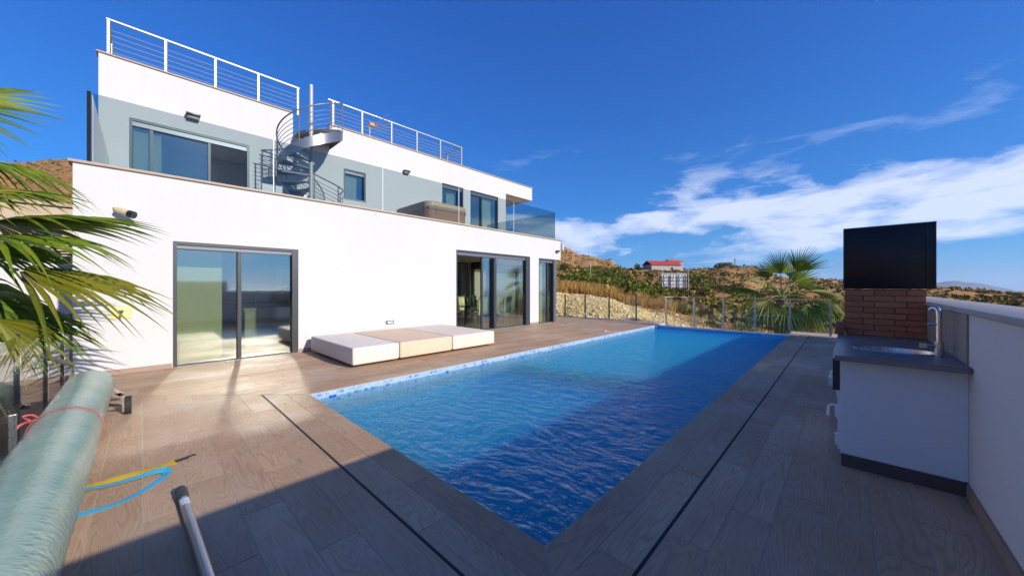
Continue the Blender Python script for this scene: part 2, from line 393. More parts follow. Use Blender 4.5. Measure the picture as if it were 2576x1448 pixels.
m_h = bpy.data.materials.new('haze'); m_h.use_nodes = True; t = m_h.node_tree; t.nodes.clear()
pvn = N(t, 'ShaderNodeVolumePrincipled', inp={'Density': 1.25e-4, 'Anisotropy': .2}); pvn.inputs['Color'].default_value = (.62, .80, 1.0, 1)
oh = N(t, 'ShaderNodeOutputMaterial'); t.links.new(pvn.outputs[0], oh.inputs['Volume']); hz.data.materials.clear(); hz.data.materials.append(m_h)


# ------------------------------------------------------------------ deck and pool
PX0, PX1, PY0, PY1 = -5.27, -1.22, 1.56, 13.75     # pool edges
WX = -8.78                                          # house front
PW, PL, GAP = .22, 1.2, .004
deck = B()
deck.box(-10.6, PX0, -.80, 14.6, -.35, -.0022).box(PX1, .62, -2.4, 14.0, -.35, -.0022)
deck.box(PX0, PX1, -.80, PY0, -.35, -.0022).box(PX0, PX1, -2.4, -.80, -.35, -.0022)
deck_o = deck.obj('deck', m_grout, kind='structure')
def clip(poly, a, b_, c):      # keep a*x+b*y<=c
    out = []
    for i in range(len(poly)):
        p, q = poly[i], poly[(i+1) % len(poly)]
        dp = a*p[0]+b_*p[1]-c; dq = a*q[0]+b_*q[1]-c
        if dp <= 0: out.append(p)
        if dp*dq < 0:
            t = dp/(dp-dq); out.append((p[0]+(q[0]-p[0])*t, p[1]+(q[1]-p[1])*t))
    return out
planks = []     # (poly, along axis)
def fill(rows_, lo, hi, axis, planes):
    for k, (a0, a1) in enumerate(rows_):
        off = [0, .42, .8, .2, .6, 1.0, .33, .73][k % 8]*PL+random.uniform(-.05, .05)
        s = lo-PL+off % PL
        while s < hi:
            e = s+PL; g = GAP/2
            if axis == 'x': poly = [(s+g, a0+g), (e-g, a0+g), (e-g, a1-g), (s+g, a1-g)]
            else: poly = [(a0+g, s+g), (a1-g, s+g), (a1-g, e-g), (a0+g, e-g)]
            for (A, B_, C_) in planes:
                poly = clip(poly, A, B_, C_)
                if len(poly) < 3: break
            if len(poly) >= 3:
                ar = abs(sum(poly[i][0]*poly[(i+1) % len(poly)][1]-poly[(i+1) % len(poly)][0]*poly[i][1] for i in range(len(poly))))/2
                if ar > .0015: planks.append((poly, axis))
            s = e
q = math.sqrt(.5)
SL = .018; O1, O2 = PW, 2*PW                        # coping row, second row, then the drain slot
# near side: boards across, y<PY0
rowsN = [(PY0-O1, PY0), (PY0-O2, PY0-O1)]; yy = PY0-O2-SL
while yy > -2.3: rowsN.append((yy-PW, yy)); yy -= PW
mit_l = PY0-PX0      # y-x = 6.83
mit_r = PX1+PY0      # x+y = .34
fill(rowsN, -9.5, 3, 'x', [(-1, 1, mit_l-.003), (1, 1, mit_r-.003), (0, -1, .78 if True else 0), (-1, 0, -WX-.004)])
fill([r for r in rowsN if r[1] < -.6], -4.9, 1.5, 'x', [(1, 1, mit_r-.003), (0, 1, -.78-GAP), (-1, 0, 4.8)])
# house side: boards along, x<PX0
rowsW = []; xx = PX0
while xx > -10.55: rowsW.append((xx-PW, xx)); xx -= PW
fill(rowsW, -1.2, 14.6, 'y', [(1, -1, -mit_l-.003), (-1, 0, -WX-.004), (0, 1, 14.52), (0, -1, .78)])
fill([r for r in rowsW if r[0] < WX], 12.3, 14.6, 'y', [(1, 0, WX-.006), (0, 1, 14.52), (0, -1, -12.32), (-1, 0, 10.55)])
# right side
rowsR = [(PX1, PX1+O1), (PX1+O1, PX1+O2)]; xx = PX1+O2+SL
while xx < .61: rowsR.append((xx, min(xx+PW, .617))); xx += PW
fill(rowsR, -2.4, 14.0, 'y', [(-1, -1, -mit_r-.003), (0, 1, 13.97), (0, -1, 2.35)])
def plank_add(b, poly, axis, cx=0, cy_=0):
    if sum(poly[i][0]*poly[(i+1) % len(poly)][1]-poly[(i+1) % len(poly)][0]*poly[i][1] for i in range(len(poly))) < 0: poly = poly[::-1]
    tone = random.random(); ou, ov = random.uniform(0, 90), random.uniform(0, 90); n = len(poly)
    dz = random.uniform(-.0006, .0006)
    vs_ = [(x-cx, y-cy_, -.0044) for x, y in poly]+[(x-cx, y-cy_, dz) for x, y in poly]
    fs = [tuple(range(n, 2*n))]+[(i, (i+1) % n, n+(i+1) % n, n+i) for i in range(n)]
    b.add(vs_, fs, tone=tone)
    if b.uv is None: b.uv = []
    for f in fs:
        for i in f:
            x, y = poly[i % n]; b.uv.append((ou+x, ov+y) if axis == 'x' else (ou+y, ov+x))
def px_size(poly):
    cx = sum(p[0] for p in poly)/len(poly); cy_ = sum(p[1] for p in poly)/len(poly)
    fw = -math.sin(YAW)*cx+math.cos(YAW)*cy_; rt = math.cos(YAW)*cx+math.sin(YAW)*cy_
    d = math.hypot(cx, cy_)
    vis = fw > .3 and abs(rt/fw) < 1.6
    ar = abs(sum(poly[i][0]*poly[(i+1) % len(poly)][1]-poly[(i+1) % len(poly)][0]*poly[i][1] for i in range(len(poly))))/2
    return (ar/d**3) if vis else ar/d**3*.0001
planks.sort(key=lambda pa: -px_size(pa[0]))
for poly, axis in planks[:292]:
    b = B(); cx, cy_ = poly[0]
    plank_add(b, poly, axis, cx, cy_)
    o = b.obj('plank', m_plank, deck_o); o.location = (cx, cy_, 0)
b = B()
for poly, axis in planks[292:]: plank_add(b, poly, axis)
b.obj('plank', m_plank, deck_o, kind='stuff')
# drain slots (channel bottom just below the boards)
ys = PY0-O2-SL; xs = PX1+O2
b = B(); b.prism([(-5.73, ys), (xs+SL, ys), (xs, ys+SL), (-5.71, ys+SL)], -.0021, -.0013)
b.prism([(xs, ys+SL+.0), (xs+SL, ys+.0), (xs+SL, 13.97), (xs, 13.97)], -.0021, -.0013)
b.obj('drain_slot', m_slot, deck_o)
# low pale step beyond the right-hand deck
b = B().box(-1.30, .62, 14.005, 14.95, -.35, -.02)
b.obj('step', mat('pale_paving', rough=.7, build=lambda t, p: t.links.new(mixc(t, noisetex(t, geoco(t), 6, 5), (.42, .36, .29), (.52, .46, .38)), p.inputs['Base Color'])), deck_o)
b = B().box(-10.6, PX0-.02, 14.525, 14.66, -.35, .012); b.box(PX0-.25, PX0-.02, 13.78, 14.52, -.003, .01)
b.obj('edge_kerb', mat('edge_stone', rough=.7, build=lambda t, p: t.links.new(mixc(t, noisetex(t, geoco(t), 6, 5), (.45, .4, .35), (.56, .5, .45)), p.inputs['Base Color'])), deck_o)

# pool basin
def b_mosaic(t, p):
    g = geoco(t)
    sc = N(t, 'ShaderNodeVectorMath', operation='SCALE'); sc.inputs['Scale'].default_value = 1/.05; t.links.new(vadd(t, g, (.013, .017, .011)), sc.inputs[0])
    fl = N(t, 'ShaderNodeVectorMath', operation='FLOOR'); t.links.new(sc.outputs[0], fl.inputs[0])
    wn = N(t, 'ShaderNodeTexWhiteNoise', noise_dimensions='3D'); t.links.new(fl.outputs[0], wn.inputs['Vector'])
    c = ramp(t, wn.outputs['Value'], [(0, (.06, .36, .80)), (.5, (.09, .45, .88)), (1, (.16, .55, .93))])
    t.links.new(c, p.inputs['Base Color'])
m_mosaic = mat('blue_mosaic', rough=.3, build=b_mosaic)
DEP = -1.35
b = B()
T = .2
b.box(PX0, PX1, PY0, PY1, DEP-.2, DEP)                                     # floor
b.box(PX0-T, PX0-.004, PY0-T, PY1+T, DEP, -.0052).box(PX1+.004, PX1+T, PY0-T, PY1+T, DEP, -.0052)
b.box(PX0-.004, PX1+.004, PY0-T, PY0-.004, DEP, -.0052).box(PX0-.004, PX1+.004, PY1+.004, PY1+T, DEP, -.06)
pool_o = b.obj('pool', m_mosaic, kind='structure')
# far overflow edge, white
B().box(PX0-.02, PX1+.05, PY1+.005, PY1+.16, -.058, -.018).obj('pool_rim', mat('white_rim', (.75, .77, .78), .4), pool_o)
# waterline band of small tiles on the house side, each one near the camera its own piece
m_tile = mat('mosaic_tile', rough=.2, build=lambda t, p: t.links.new(ramp(t, attr(t, 'tone'), [(0, (.12, .27, .55)), (.35, (.28, .44, .66)), (.7, (.42, .56, .72)), (.96, (.36, .5, .68)), (1, (.03, .14, .6))]), p.inputs['Base Color']))
TS = .05
def tile_mesh(tone):
    b = B(); b.box(-.004, .003, -TS/2+.003, TS/2-.003, -TS/2+.003, TS/2-.003, tone=tone); return b.mesh('mosaic_tile', m_tile)
tms = [tile_mesh(t) for t in (.05, .3, .5, .65, .8, .9, 1.0)]
wts = [.1, .2, .22, .2, .15, .11, .02]
stuff = B(); cnt = 0
for iy in range(int((PY1-PY0)/TS)):
    for iz in range(3):
        y = PY0+(iy+.5)*TS; z = -.018-(iz+.5)*TS
        if cnt < 230 and iz < 2:
            o = link('mosaic_tile', tms[rng.choice(7, p=wts)], pool_o); o.location = (PX0+.002, y, z); cnt += 1
        else: stuff.box(PX0-.002, PX0+.005, y-TS/2+.003, y+TS/2-.003, z-TS/2+.003, z+TS/2-.003, tone=float(rng.choice([.05, .3, .5, .65, .8, .9, 1.0], p=wts)))
stuff.obj('mosaic_tile', m_tile, pool_o, kind='stuff')
B().box(PX0-.003, PX0+.002, PY0, PY1, -.2, -.006).obj('mosaic_bed', mat('tile_bed', (.36, .43, .52), .7), pool_o)

# water
m_water = bpy.data.materials.new('pool_water'); m_water.use_nodes = True; t = m_water.node_tree; t.nodes.clear()
g = geoco(t)
wv = N(t, 'ShaderNodeTexNoise', inp={'Scale': 1.1, 'Detail': 2}); t.links.new(g, wv.inputs['Vector'])
gw = vadd(t, g, vmul(t, wv.outputs['Color'], (.5, .5, 0)))
h1 = noisetex(t, vmul(t, gw, (2.6, 4.4, 1)), 1.6, 3, .5)
h2 = noisetex(t, vmul(t, gw, (9, 14, 1)), 1.3, 3, .55)
hh = M(t, 'ADD', M(t, 'MULTIPLY', h1, .8), M(t, 'MULTIPLY', h2, .36))
bp = N(t, 'ShaderNodeBump', inp={'Strength': 1.0, 'Distance': .085}); t.links.new(hh, bp.inputs['Height'])
fr = N(t, 'ShaderNodeFresnel', inp={'IOR': 1.33}); t.links.new(bp.outputs[0], fr.inputs['Normal'])
trn = N(t, 'ShaderNodeBsdfTransparent'); trn.inputs[0].default_value = (.85, .97, 1.0, 1)
gls = N(t, 'ShaderNodeBsdfGlossy', inp={'Roughness': .06}); t.links.new(bp.outputs[0], gls.inputs['Normal'])
mx2 = N(t, 'ShaderNodeMixShader'); t.links.new(M(t, 'MULTIPLY', fr.outputs[0], .5), mx2.inputs[0]); t.links.new(trn.outputs[0], mx2.inputs[1]); t.links.new(gls.outputs[0], mx2.inputs[2])
ou = N(t, 'ShaderNodeOutputMaterial'); t.links.new(mx2.outputs[0], ou.inputs[0])
pvw = N(t, 'ShaderNodeVolumePrincipled', inp={'Density': 2.2, 'Anisotropy': 0.0}); pvw.inputs['Color'].default_value = (.025, .33, .975, 1); pvw.inputs['Absorption Color'].default_value = (.3, .72, 1.0, 1)
t.links.new(pvw.outputs[0], ou.inputs['Volume'])
b = B().box(PX0+.001, PX1-.001, PY0+.001, PY1-.001, DEP+.004, -.088)
b.obj('water', m_water, kind='structure')
# ------------------------------------------------------------------ house
UX = -13.3
house = empty('modern_house', (-12, 6, 0), label='white two-storey modern villa with flat roofs and dark grey windows beside the pool', cat='house')
def HO(b, name, m, **kw):
    p = kw.pop('parent', house)
    o = b.obj(name, m, **kw); o.parent = p
    if p is house: o.matrix_parent_inverse = Matrix.Translation((12, -6, 0))
    return o
m_in = mat('interior_white', (.82, .81, .78), .8)
m_ceil = mat('interior_ceiling', (.78, .74, .68), .85)
m_floor = mat('interior_tile', rough=.3, build=lambda t, p: t.links.new(mixc(t, noisetex(t, geoco(t), 3, 4), (.42, .36, .29), (.52, .45, .38)), p.inputs['Base Color']))
x0, x1 = WX-.3, WX
b = B()
for y0, y1, z0, z1 in [(-.75, .38, -.3, 3.41), (.38, 2.38, 2.28, 3.41), (2.38, 6.73, -.3, 3.41), (6.73, 10.26, 2.62, 3.41), (10.26, 10.79, -.3, 3.41), (10.79, 12.26, 2.6, 3.41)]:
    b.box(x0, x1, y0, y1, z0, z1)
b.box(-16, x0, -.75, -.45, -.3, 3.41)                         # side to the left
b.box(-16, -14.4, 11.96, 12.26, -.3, 3.41); b.box(-14.4, x0, 11.96, 12.26, 2.75, 3.41)
b.box(-16.3, -16, -.75, 12.26, -.3, 3.3)
HO(b, 'ground_floor_wall', m_wall)
HO(B().box(-16, x0, -.45, 11.96, 2.76, 3.33), 'terrace_slab', m_ceil)
HO(B().box(-16, WX-.0, -.45, 11.955, -.3, .004), 'interior_floor', m_floor)
HO(B().box(-15.99, x0-.0, 4.9, 5.05, .004, 2.76), 'partition_wall', m_in)
HO(B().box(WX-.335, WX+.04, -.8, 12.33, 3.411, 3.455), 'coping', m_coping, bevel=.006)
HO(B().box(-13.6, WX-.31, -.44, 11.95, 3.331, 3.345), 'terrace_floor', m_floor)
m_sk = mat('skirting_tile', (.33, .235, .18), .5)
for ya, yb in ((-.75, .37), (2.39, 3.59), (3.593, 4.79), (4.793, 5.99), (5.993, 6.72), (10.27, 10.78)): HO(B().box(WX+.001, WX+.014, ya, yb, .001, .085), 'skirting_tile', m_sk)
# upper storey
b = B(); x0u = UX-.3
T0, T1 = 6.5, 7.22
segs = [(-.74, -.23, 3.3, T0), (-.23, 2.27, 5.80, T0), (2.27, 5.07, 3.3, T0), (5.07, 5.89, 3.3, 4.70), (5.07, 5.89, 5.80, T0), (5.89, 9.4, 3.3, T0),
        (9.4, 10.62, 3.3, 4.6), (9.4, 10.62, 6.2, T0), (10.62, 11.06, 3.3, T0), (11.06, 12.95, 6.2, T0), (12.95, 13.53, 3.3, T0)]
for y0, y1, z0, z1 in segs: b.box(x0u, UX, y0, y1, z0, z1)
b.box(x0u, UX, -.74, 3.45, T0, T1).box(x0u, UX, 4.6, 15.72, T0, T1)
b.box(-19, x0u, -.74, -.44, 3.3, T1).box(-19, x0u, 13.23, 13.53, 3.3, T0).box(-19, x0u, 15.42, 15.72, T0, T1).box(-19.3, -19, -.74, 15.72, 3.3, T1)
HO(b, 'upper_wall', m_wall)
HO(B().box(-19, x0u, -.44, 13.23, 6.05, 6.46).box(-19, x0u, 13.531, 15.42, T0+.001, 6.56), 'roof_slab', m_ceil)
HO(B().box(x0u-.03, UX+.04, -.78, 3.45, T1+.001, T1+.04).box(x0u-.03, UX+.04, 4.6, 15.76, T1+.001, T1+.04), 'coping', m_coping, bevel=.006)
HO(B().box(-18.9, x0u, -.43, 13.2, 3.2, 3.36), 'interior_floor', m_floor)
HO(B().box(-16.6, -16.5, -.43, 13.2, 3.37, 6.04).box(-16.49, x0u, 3.6, 3.7, 3.37, 6.04).box(-16.49, x0u, 7.6, 7.7, 3.37, 6.04).box(-16.49, x0u, 10.8, 10.9, 3.37, 6.04), 'partition_wall', m_in)
HO(B().box(WX-.0+.0, WX+.09, 12.27, 12.36, 3.02, 3.3), 'rain_spout', m_wall)

def glazing(name, x, y0, y1, z0, z1, splits, panes, header=.1, inset=.1, fw=.055, label=None, sill=False, jamb=0):
    """a framed opening in a wall that faces +x; panes = list of (ya, yb, extra inset)"""
    e = empty(name, (x, y0, z0), label=label); e.parent = house; e.matrix_parent_inverse = Matrix.Translation((12, -6, 0))
    inv = Matrix.Translation((-x, -y0, -z0))
    def L(bb, nm, m, **kw):
        o = bb.obj(nm, m, e, **kw); o.matrix_parent_inverse = inv; return o
    xo, xi = x-.012, x-inset-.08
    f = B()
    f.box(xi, xo, y0+.002, y0+fw, z0, z1-.002).box(xi, xo, y1-fw-jamb, y1-.002, z0, z1-.002)
    f.box(xi, xo, y0+fw, y1-fw-jamb, z1-fw, z1-.002).box(xi, xo-.06, y0+fw, y1-fw-jamb, z0+.001, z0+.03)
    for s in splits: f.box(xi+.01, xo-.05, s-.03, s+.03, z0+.03, z1-fw-header)
    L(f, 'frame', m_alu)
    if header: L(B().box(xi+.02, xo-.03, y0+fw, y1-fw-jamb, z1-fw-header, z1-fw-.001), 'shutter_box', m_alu2)
    for ya, yb, dx in panes:
        L(B().box(x-inset-dx-.012, x-inset-dx, ya, yb, z0+.03, z1-fw-header), 'pane', m_glass)
    if sill: L(B().box(x-.05, x+.03, y0-.03, y1+.03, z0-.03, z0-.002), 'sill', m_coping2)
    return e, L
e, L = glazing('sliding_door', WX, .38, 2.38, .0, 2.28, [1.35], [(.44, 1.32, .045), (1.38, 2.25, .0)], header=.07, jamb=.06)
e2, L2 = glazing('sliding_door', WX, 6.73, 10.26, .0, 2.62, [8.50], [(8.53, 10.0, .0)], header=.1, jamb=.16)
L2(B().box(WX-.28, WX-.02, 8.37, 8.47, .03, 2.45), 'sash', m_alu); L2(B().box(WX-.16, WX-.14, 7.95, 8.37, .03, 2.46), 'pane', m_glass)
L2(B().box(WX-.18, WX-.12, 7.88, 7.95, .03, 2.46), 'sash', m_alu)
e3, L3 = glazing('corner_window', WX, 10.79, 11.80, .0, 2.6, [11.45], [(10.85, 11.42, .0), (11.48, 11.74, .05)], header=.1)
HO(B().box(WX-.22, WX-.005, 11.81, 11.97, .004, 2.598), 'corner_post', m_alu2)
e4, L4 = glazing('sliding_window', UX, -.23, 2.27, 3.4, 5.80, [.17, 1.34], [(-.17, .14, .0), (.2, 1.31, .03)], header=.12)
e5, L5 = glazing('window', UX, 5.07, 5.89, 4.72, 5.80, [], [(5.12, 5.84, .03)], header=.1, sill=True)
e6, L6 = glazing('window', UX, 9.4, 10.62, 4.6, 6.2, [10.35], [(9.45, 10.32, .03), (10.38, 10.57, 0)], header=.14)
e7, L7 = glazing('sliding_window', UX, 11.06, 12.95, 3.4, 6.2, [11.85], [(11.12, 11.82, .05), (11.88, 12.9, 0)], header=.14)
m_blind = mat('white_blind', (.86, .87, .76), .85)
for LL, x, ya, yb, za, zb in [(L4, UX-.22, -.16, .36, 3.45, 5.55), (L5, UX-.2, 5.13, 5.62, 4.75, 5.6), (L6, UX-.2, 9.75, 10.25, 4.7, 5.85), (L7, UX-.2, 11.95, 12.6, 3.45, 5.95), (L3, WX-.3, 10.83, 11.4, .02, 2.42)]:
    LL(B().box(x-.01, x, ya, yb, za, zb), 'blind', m_blind)
L(B().box(-9.50, -9.47, .2, 1.15, .02, 2.3), 'blind', m_blind)
# glazed end wall of the living room with black beam
eg = empty('end_glazing', (-11.7, 12.1, 0)); eg.parent = house; eg.matrix_parent_inverse = Matrix.Translation((12, -6, 0))
def LG(bb, nm, m):
    o = bb.obj(nm, m, eg); o.matrix_parent_inverse = Matrix.Translation((11.7, -12.1, 0)); return o
f = B().box(-14.4, WX-.24, 12.0, 12.2, 2.38, 2.749).box(-14.39, -14.3, 12.02, 12.18, .005, 2.379).box(-13.25, -13.1, 12.02, 12.18, .005, 2.379).box(-11.2, -11.1, 12.02, 12.18, .005, 2.379).box(-14.3, WX-.24, 12.02, 12.18, -.2, .03)
LG(f, 'frame', m_alu)
for a, c in [(-14.3, -13.25), (-13.1, -11.2), (-11.1, WX-.24)]: LG(B().box(a, c, 12.09, 12.1, .03, 2.38), 'pane', m_glass)

# rooms: kitchen
m_white = mat('white_lacquer', (.7, .7, .69), .25); m_dark = mat('dark_worktop', (.03, .03, .035), .3)
def cushion(name, x0, x1, y0, y1, z0, z1, m, **kw):
    o = B().box(x0, x1, y0, y1, z0, z1).obj(name, m, bevel=.035, seg=4, **kw); return o
m_leath0 = mat('white_leather', rough=.55, build=lambda t, p: (t.links.new(mixc(t, noisetex(t, geoco(t), 2.5, 4), (.66, .63, .58), (.72, .69, .65)), p.inputs['Base Color']), bump(t, p, noisetex(t, geoco(t), 90, 3), .15, .002)))
cushion('pouf', -9.44, -9.0, .46, 1.07, .01, .41, m_leath0, label='white square pouf indoors behind the kitchen sliding door', cat='pouf')
isl = empty('kitchen_island', (-11, 2.3, 0), label='white kitchen island with tall tap seen through the sliding door', cat='kitchen island')
def ch(root, bb, nm, m, **kw):
    o = bb.obj(nm, m, root, **kw); o.matrix_parent_inverse = root.matrix_basis.inverted() if hasattr(root, 'matrix_basis') else Matrix(); return o
ch(isl, B().box(-11.5, -10.6, 1.72, 3.3, .005, .88), 'cabinet', m_white); ch(isl, B().box(-11.55, -10.55, 1.68, 3.34, .881, .93), 'worktop', m_white)
ch(isl, B().tube([(-11, 2.0, .93), (-11, 2.0, 1.28), (-11, 2.06, 1.36), (-11, 2.14, 1.36), (-11, 2.18, 1.3)], .014), 'tap', m_chrome)
oc = empty('oven_cabinet', (-12.3, 3.4, 0), label='white built-in cabinet with black oven at the back of the kitchen', cat='cabinet')
ch(oc, B().box(-13.0, -12.3, 2.9, 4.2, .005, 2.1), 'cabinet', m_white); ch(oc, B().box(-12.299, -12.28, 2.98, 3.55, 1.0, 1.45), 'oven', m_dark, bevel=.004); ch(oc, B().box(-12.299, -12.28, 2.98, 3.55, .62, .86), 'drawer', m_steel)
wc = empty('kitchen_units', (-15.6, 2, 0), label='long row of white kitchen units against the back wall', cat='kitchen units')
ch(wc, B().box(-15.95, -15.35, -.3, 4.8, .005, .88), 'cabinet', m_white); ch(wc, B().box(-15.97, -15.3, -.3, 4.8, .881, .92), 'worktop', m_dark); ch(wc, B().box(-15.95, -15.6, -.3, 4.8, 1.5, 2.2), 'wall_cupboard', m_white)

# dining set
m_leath = mat('cream_leather', (.78, .79, .5), .45); m_tglass = glass('table_glass', (.75, .85, .8), .08)
tb = empty('dining_table', (-10.8, 9.3, 0), label='glass topped dining table with dark base behind the open sliding door', cat='table')
ch(tb, B().box(-11.25, -10.35, 8.3, 10.3, .735, .75), 'tabletop', m_tglass); ch(tb, B().box(-11.2, -10.4, 8.35, 10.25, .69, .733), 'apron', m_alu)
for sx in (-11.1, -10.5):
    for sy in (8.5, 10.1): ch(tb, B().box(sx-.04, sx+.04, sy-.04, sy+.04, .005, .69), 'leg', m_alu)
def chair(x, y, rz, label):
    c = empty('dining_chair', (x, y, .005), rz, label=label, cat='chair', group='dining chairs round the glass table')
    prof = [(-.20, .44), (-.23, .6), (-.21, .8), (-.24, .98), (-.29, 1.08)]
    b = B()
    vs_, fs = [], []
    for (a, z) in prof: vs_ += [(a, -.21, z), (a, .21, z), (a-.05, .21, z), (a-.05, -.21, z)]
    for i in range(len(prof)-1):
        for j in range(4): fs.append((i*4+j, i*4+(j+1) % 4, i*4+4+(j+1) % 4, i*4+4+j))
    fs += [(3, 2, 1, 0), tuple(4*(len(prof)-1)+j for j in range(4))]
    b.add(vs_, fs).obj('backrest', m_leath, c)
    B().box(-.24, .22, -.22, .22, .42, .475).obj('seat', m_leath, c, bevel=.015)
    for sx, sy in ((-.2, -.19), (-.2, .19), (.18, -.19), (.18, .19)):
        B().tube([(sx, sy, .42), (sx*1.15, sy*1.12, 0)], [.016, .011], 6).obj('leg', m_chrome, c)
    return c
for x, y, rz, lb in [(-11.6, 8.75, 0, 'cream dining chair on the far side of the glass table, nearest the kitchen'), (-11.6, 9.4, 0, 'middle cream dining chair on the far side of the glass table'), (-11.6, 10.0, 0, 'cream dining chair on the far side of the glass table, nearest the end window'),
                 (-10.0, 8.7, math.pi, 'cream dining chair on the pool side of the glass table, by the open doorway'), (-10.0, 9.35, math.pi, 'middle cream dining chair on the pool side, behind the closed glass pane'), (-10.0, 10.0, math.pi, 'cream dining chair on the pool side, nearest the door jamb'),
                 (-10.8, 7.95, math.pi/2, 'cream dining chair at the head of the table facing the end window')]:
    chair(x, y, rz, lb)
def lathe(b, prof, c, n=14):
    vs_ = []; k = len(prof)
    for r, z in prof:
        for j in range(n): a = 2*math.pi*j/n; vs_.append((c[0]+r*math.cos(a), c[1]+r*math.sin(a), c[2]+z))
    fs = [(i*n+j, i*n+(j+1) % n, (i+1)*n+(j+1) % n, (i+1)*n+j) for i in range(k-1) for j in range(n)]
    fs += [tuple(range(n))[::-1], tuple((k-1)*n+j for j in range(n))]
    return b.add(vs_, fs)
m_dglass = mat('smoked_glass', (.05, .06, .055), .1)
for (x, y, s_, lb) in [(-10.75, 8.75, 1, 'dark glass lantern vase on the dining table, nearest the doorway'), (-10.7, 9.0, 1.05, 'second dark glass lantern vase on the dining table'), (-10.9, 9.35, .8, 'small dark bottle on the dining table between vases and plant')]:
    lathe(B(), [(.05*s_, 0), (.085*s_, .08), (.085*s_, .22), (.04*s_, .28), (.05*s_, .32)], (0, 0, 0)).obj('vase', m_dglass, smooth=True, label=lb, cat='vase', group='vases on the dining table').location = (x, y, .751)
m_plantg = mat('plant_green', (.05, .1, .03), .5)
pl = empty('house_plant', (-10.85, 9.85, .75), label='spiky potted plant on the dining table behind the glass', cat='plant')
lathe(B(), [(.07, 0), (.1, .14)], (0, 0, 0)).obj('pot', m_alu2, pl)
b = B()
for i in range(34):
    a = random.uniform(0, 6.28); e_ = random.uniform(.5, 1.4); l = random.uniform(.35, .6)
    d = Vector((math.cos(a)*math.cos(e_), math.sin(a)*math.cos(e_), math.sin(e_))); w = Vector((-math.sin(a), math.cos(a), 0))*.014
    p = Vector((0, 0, .13)); m_ = p+d*l*.6; t_ = p+d*l+Vector((0, 0, -.06))
    b.add([p-w, p+w, m_+w, m_-w, t_], [(0, 1, 2, 3), (3, 2, 4)])
b.obj('leaves', m_plantg, pl)
ic = B().box(-14.95, -14.6, 11.5, 11.95, .005, 2.755).obj('interior_pillar', mat('grey_plaster', (.3, .3, .29), .8), label='grey pillar in the corner of the living room', cat='pillar')
ws = B(); 
for i in range(16):
    a = random.uniform(0, 6.28); l = random.uniform(.12, .34); ws.tube([(0, 0, 0), (l*math.cos(a)*.4, -.05-random.random()*.06, l*math.sin(a))], [.012, .004], 5)
ws.obj('wall_sculpture', m_black, label='black spiky metal sculpture on the living room pillar', cat='sculpture').location = (-14.78, 11.48, 1.75)
sofa = empty('sofa', (-12.6, 7.0, 0), label='low grey sofa inside the living room beside the dining chairs', cat='sofa')
ms = mat('grey_fabric', (.16, .15, .13), .9)
ch(sofa, B().box(-13.0, -12.1, 6.2, 8.0, .06, .42), 'seat', ms, bevel=.03); ch(sofa, B().box(-13.25, -13.0, 6.2, 8.0, .06, .85), 'backrest', ms, bevel=.04)

# ------------------------------------------------------------------ terrace balustrade
gb = empty('glass_balustrade', (-8.93, -.57, 3.455), label='frameless tinted glass balustrade along the first-floor terrace', cat='balustrade')
def pane(x0, x1, y0, y1): ch(gb, B().box(x0, x1, y0, y1, 3.457, 4.62), 'glass_panel', m_tint)
ys_ = [-.56, 1.95, 4.41, 6.95, 9.51, 12.08]
for a, c in zip(ys_, ys_[1:]): pane(-8.942, -8.93, a+.008, c-.008)
for a, c in ((-8.96, -11.0), (-11.02, -13.25)): pane(c, a, -.575, -.563); pane(c, a, 12.083, 12.095)
ch(gb, B().box(-8.965, -8.925, -.62, -.578, 3.457, 4.64), 'end_post', mat('matte_dark', (.02, .021, .023), .95, 0, .05))
m_joint = mat('clear_joint', (.7, .72, .72), .4)
for y in ys_[1:-1]: ch(gb, B().box(-8.941, -8.931, y-.0075, y+.0075, 3.457, 4.62), 'joint', m_joint)

# ------------------------------------------------------------------ roof railings
def railing(label, y0, y1, posts, back=None, x=UX-.12):
    r = empty('roof_railing', (x, y0, T1+.04), label=label, cat='railing', group='railings along the roof edge')
    zt = 8.17; zb = T1+.041
    for y in posts: ch(r, B().box(x-.018, x+.018, y-.024, y+.024, zb, zt-.02), 'post', m_rail)
    ch(r, B().box(x-.03, x+.03, y0, y1, zt-.02, zt+.012), 'top_rail', m_rail)
    for k in range(5): ch(r, B().tube([(x+.022, y0+.03, zb+.1+k*.137), (x+.022, y1-.03, zb+.1+k*.137)], .0085, 6), 'wire', m_rail)
    if back:
        yb, n = back
        ch(r, B().box(x-4.6, x-.031, yb-.03, yb+.03, zt-.02, zt+.012), 'top_rail', m_rail)
        for k in range(5): ch(r, B().tube([(x-.03, yb, zb+.1+k*.137), (x-4.6, yb, zb+.1+k*.137)], .0075, 6), 'wire', m_rail)
        for k in range(1, n+1): ch(r, B().box(x-k*1.15-.035, x-k*1.15+.035, yb-.02, yb+.02, zb-.7, zt-.02), 'post', m_rail)
    return r
railing('pale metal roof railing with five wires, left of the spiral stair', -.62, 3.66, [-.585, .44, 1.48, 2.52, 3.62], (-.585, 4))
railing('pale metal roof railing with five wires, right of the spiral stair', 4.58, 10.64, [4.75, 5.8, 7.0, 8.17, 9.38, 10.6], (10.6, 4))

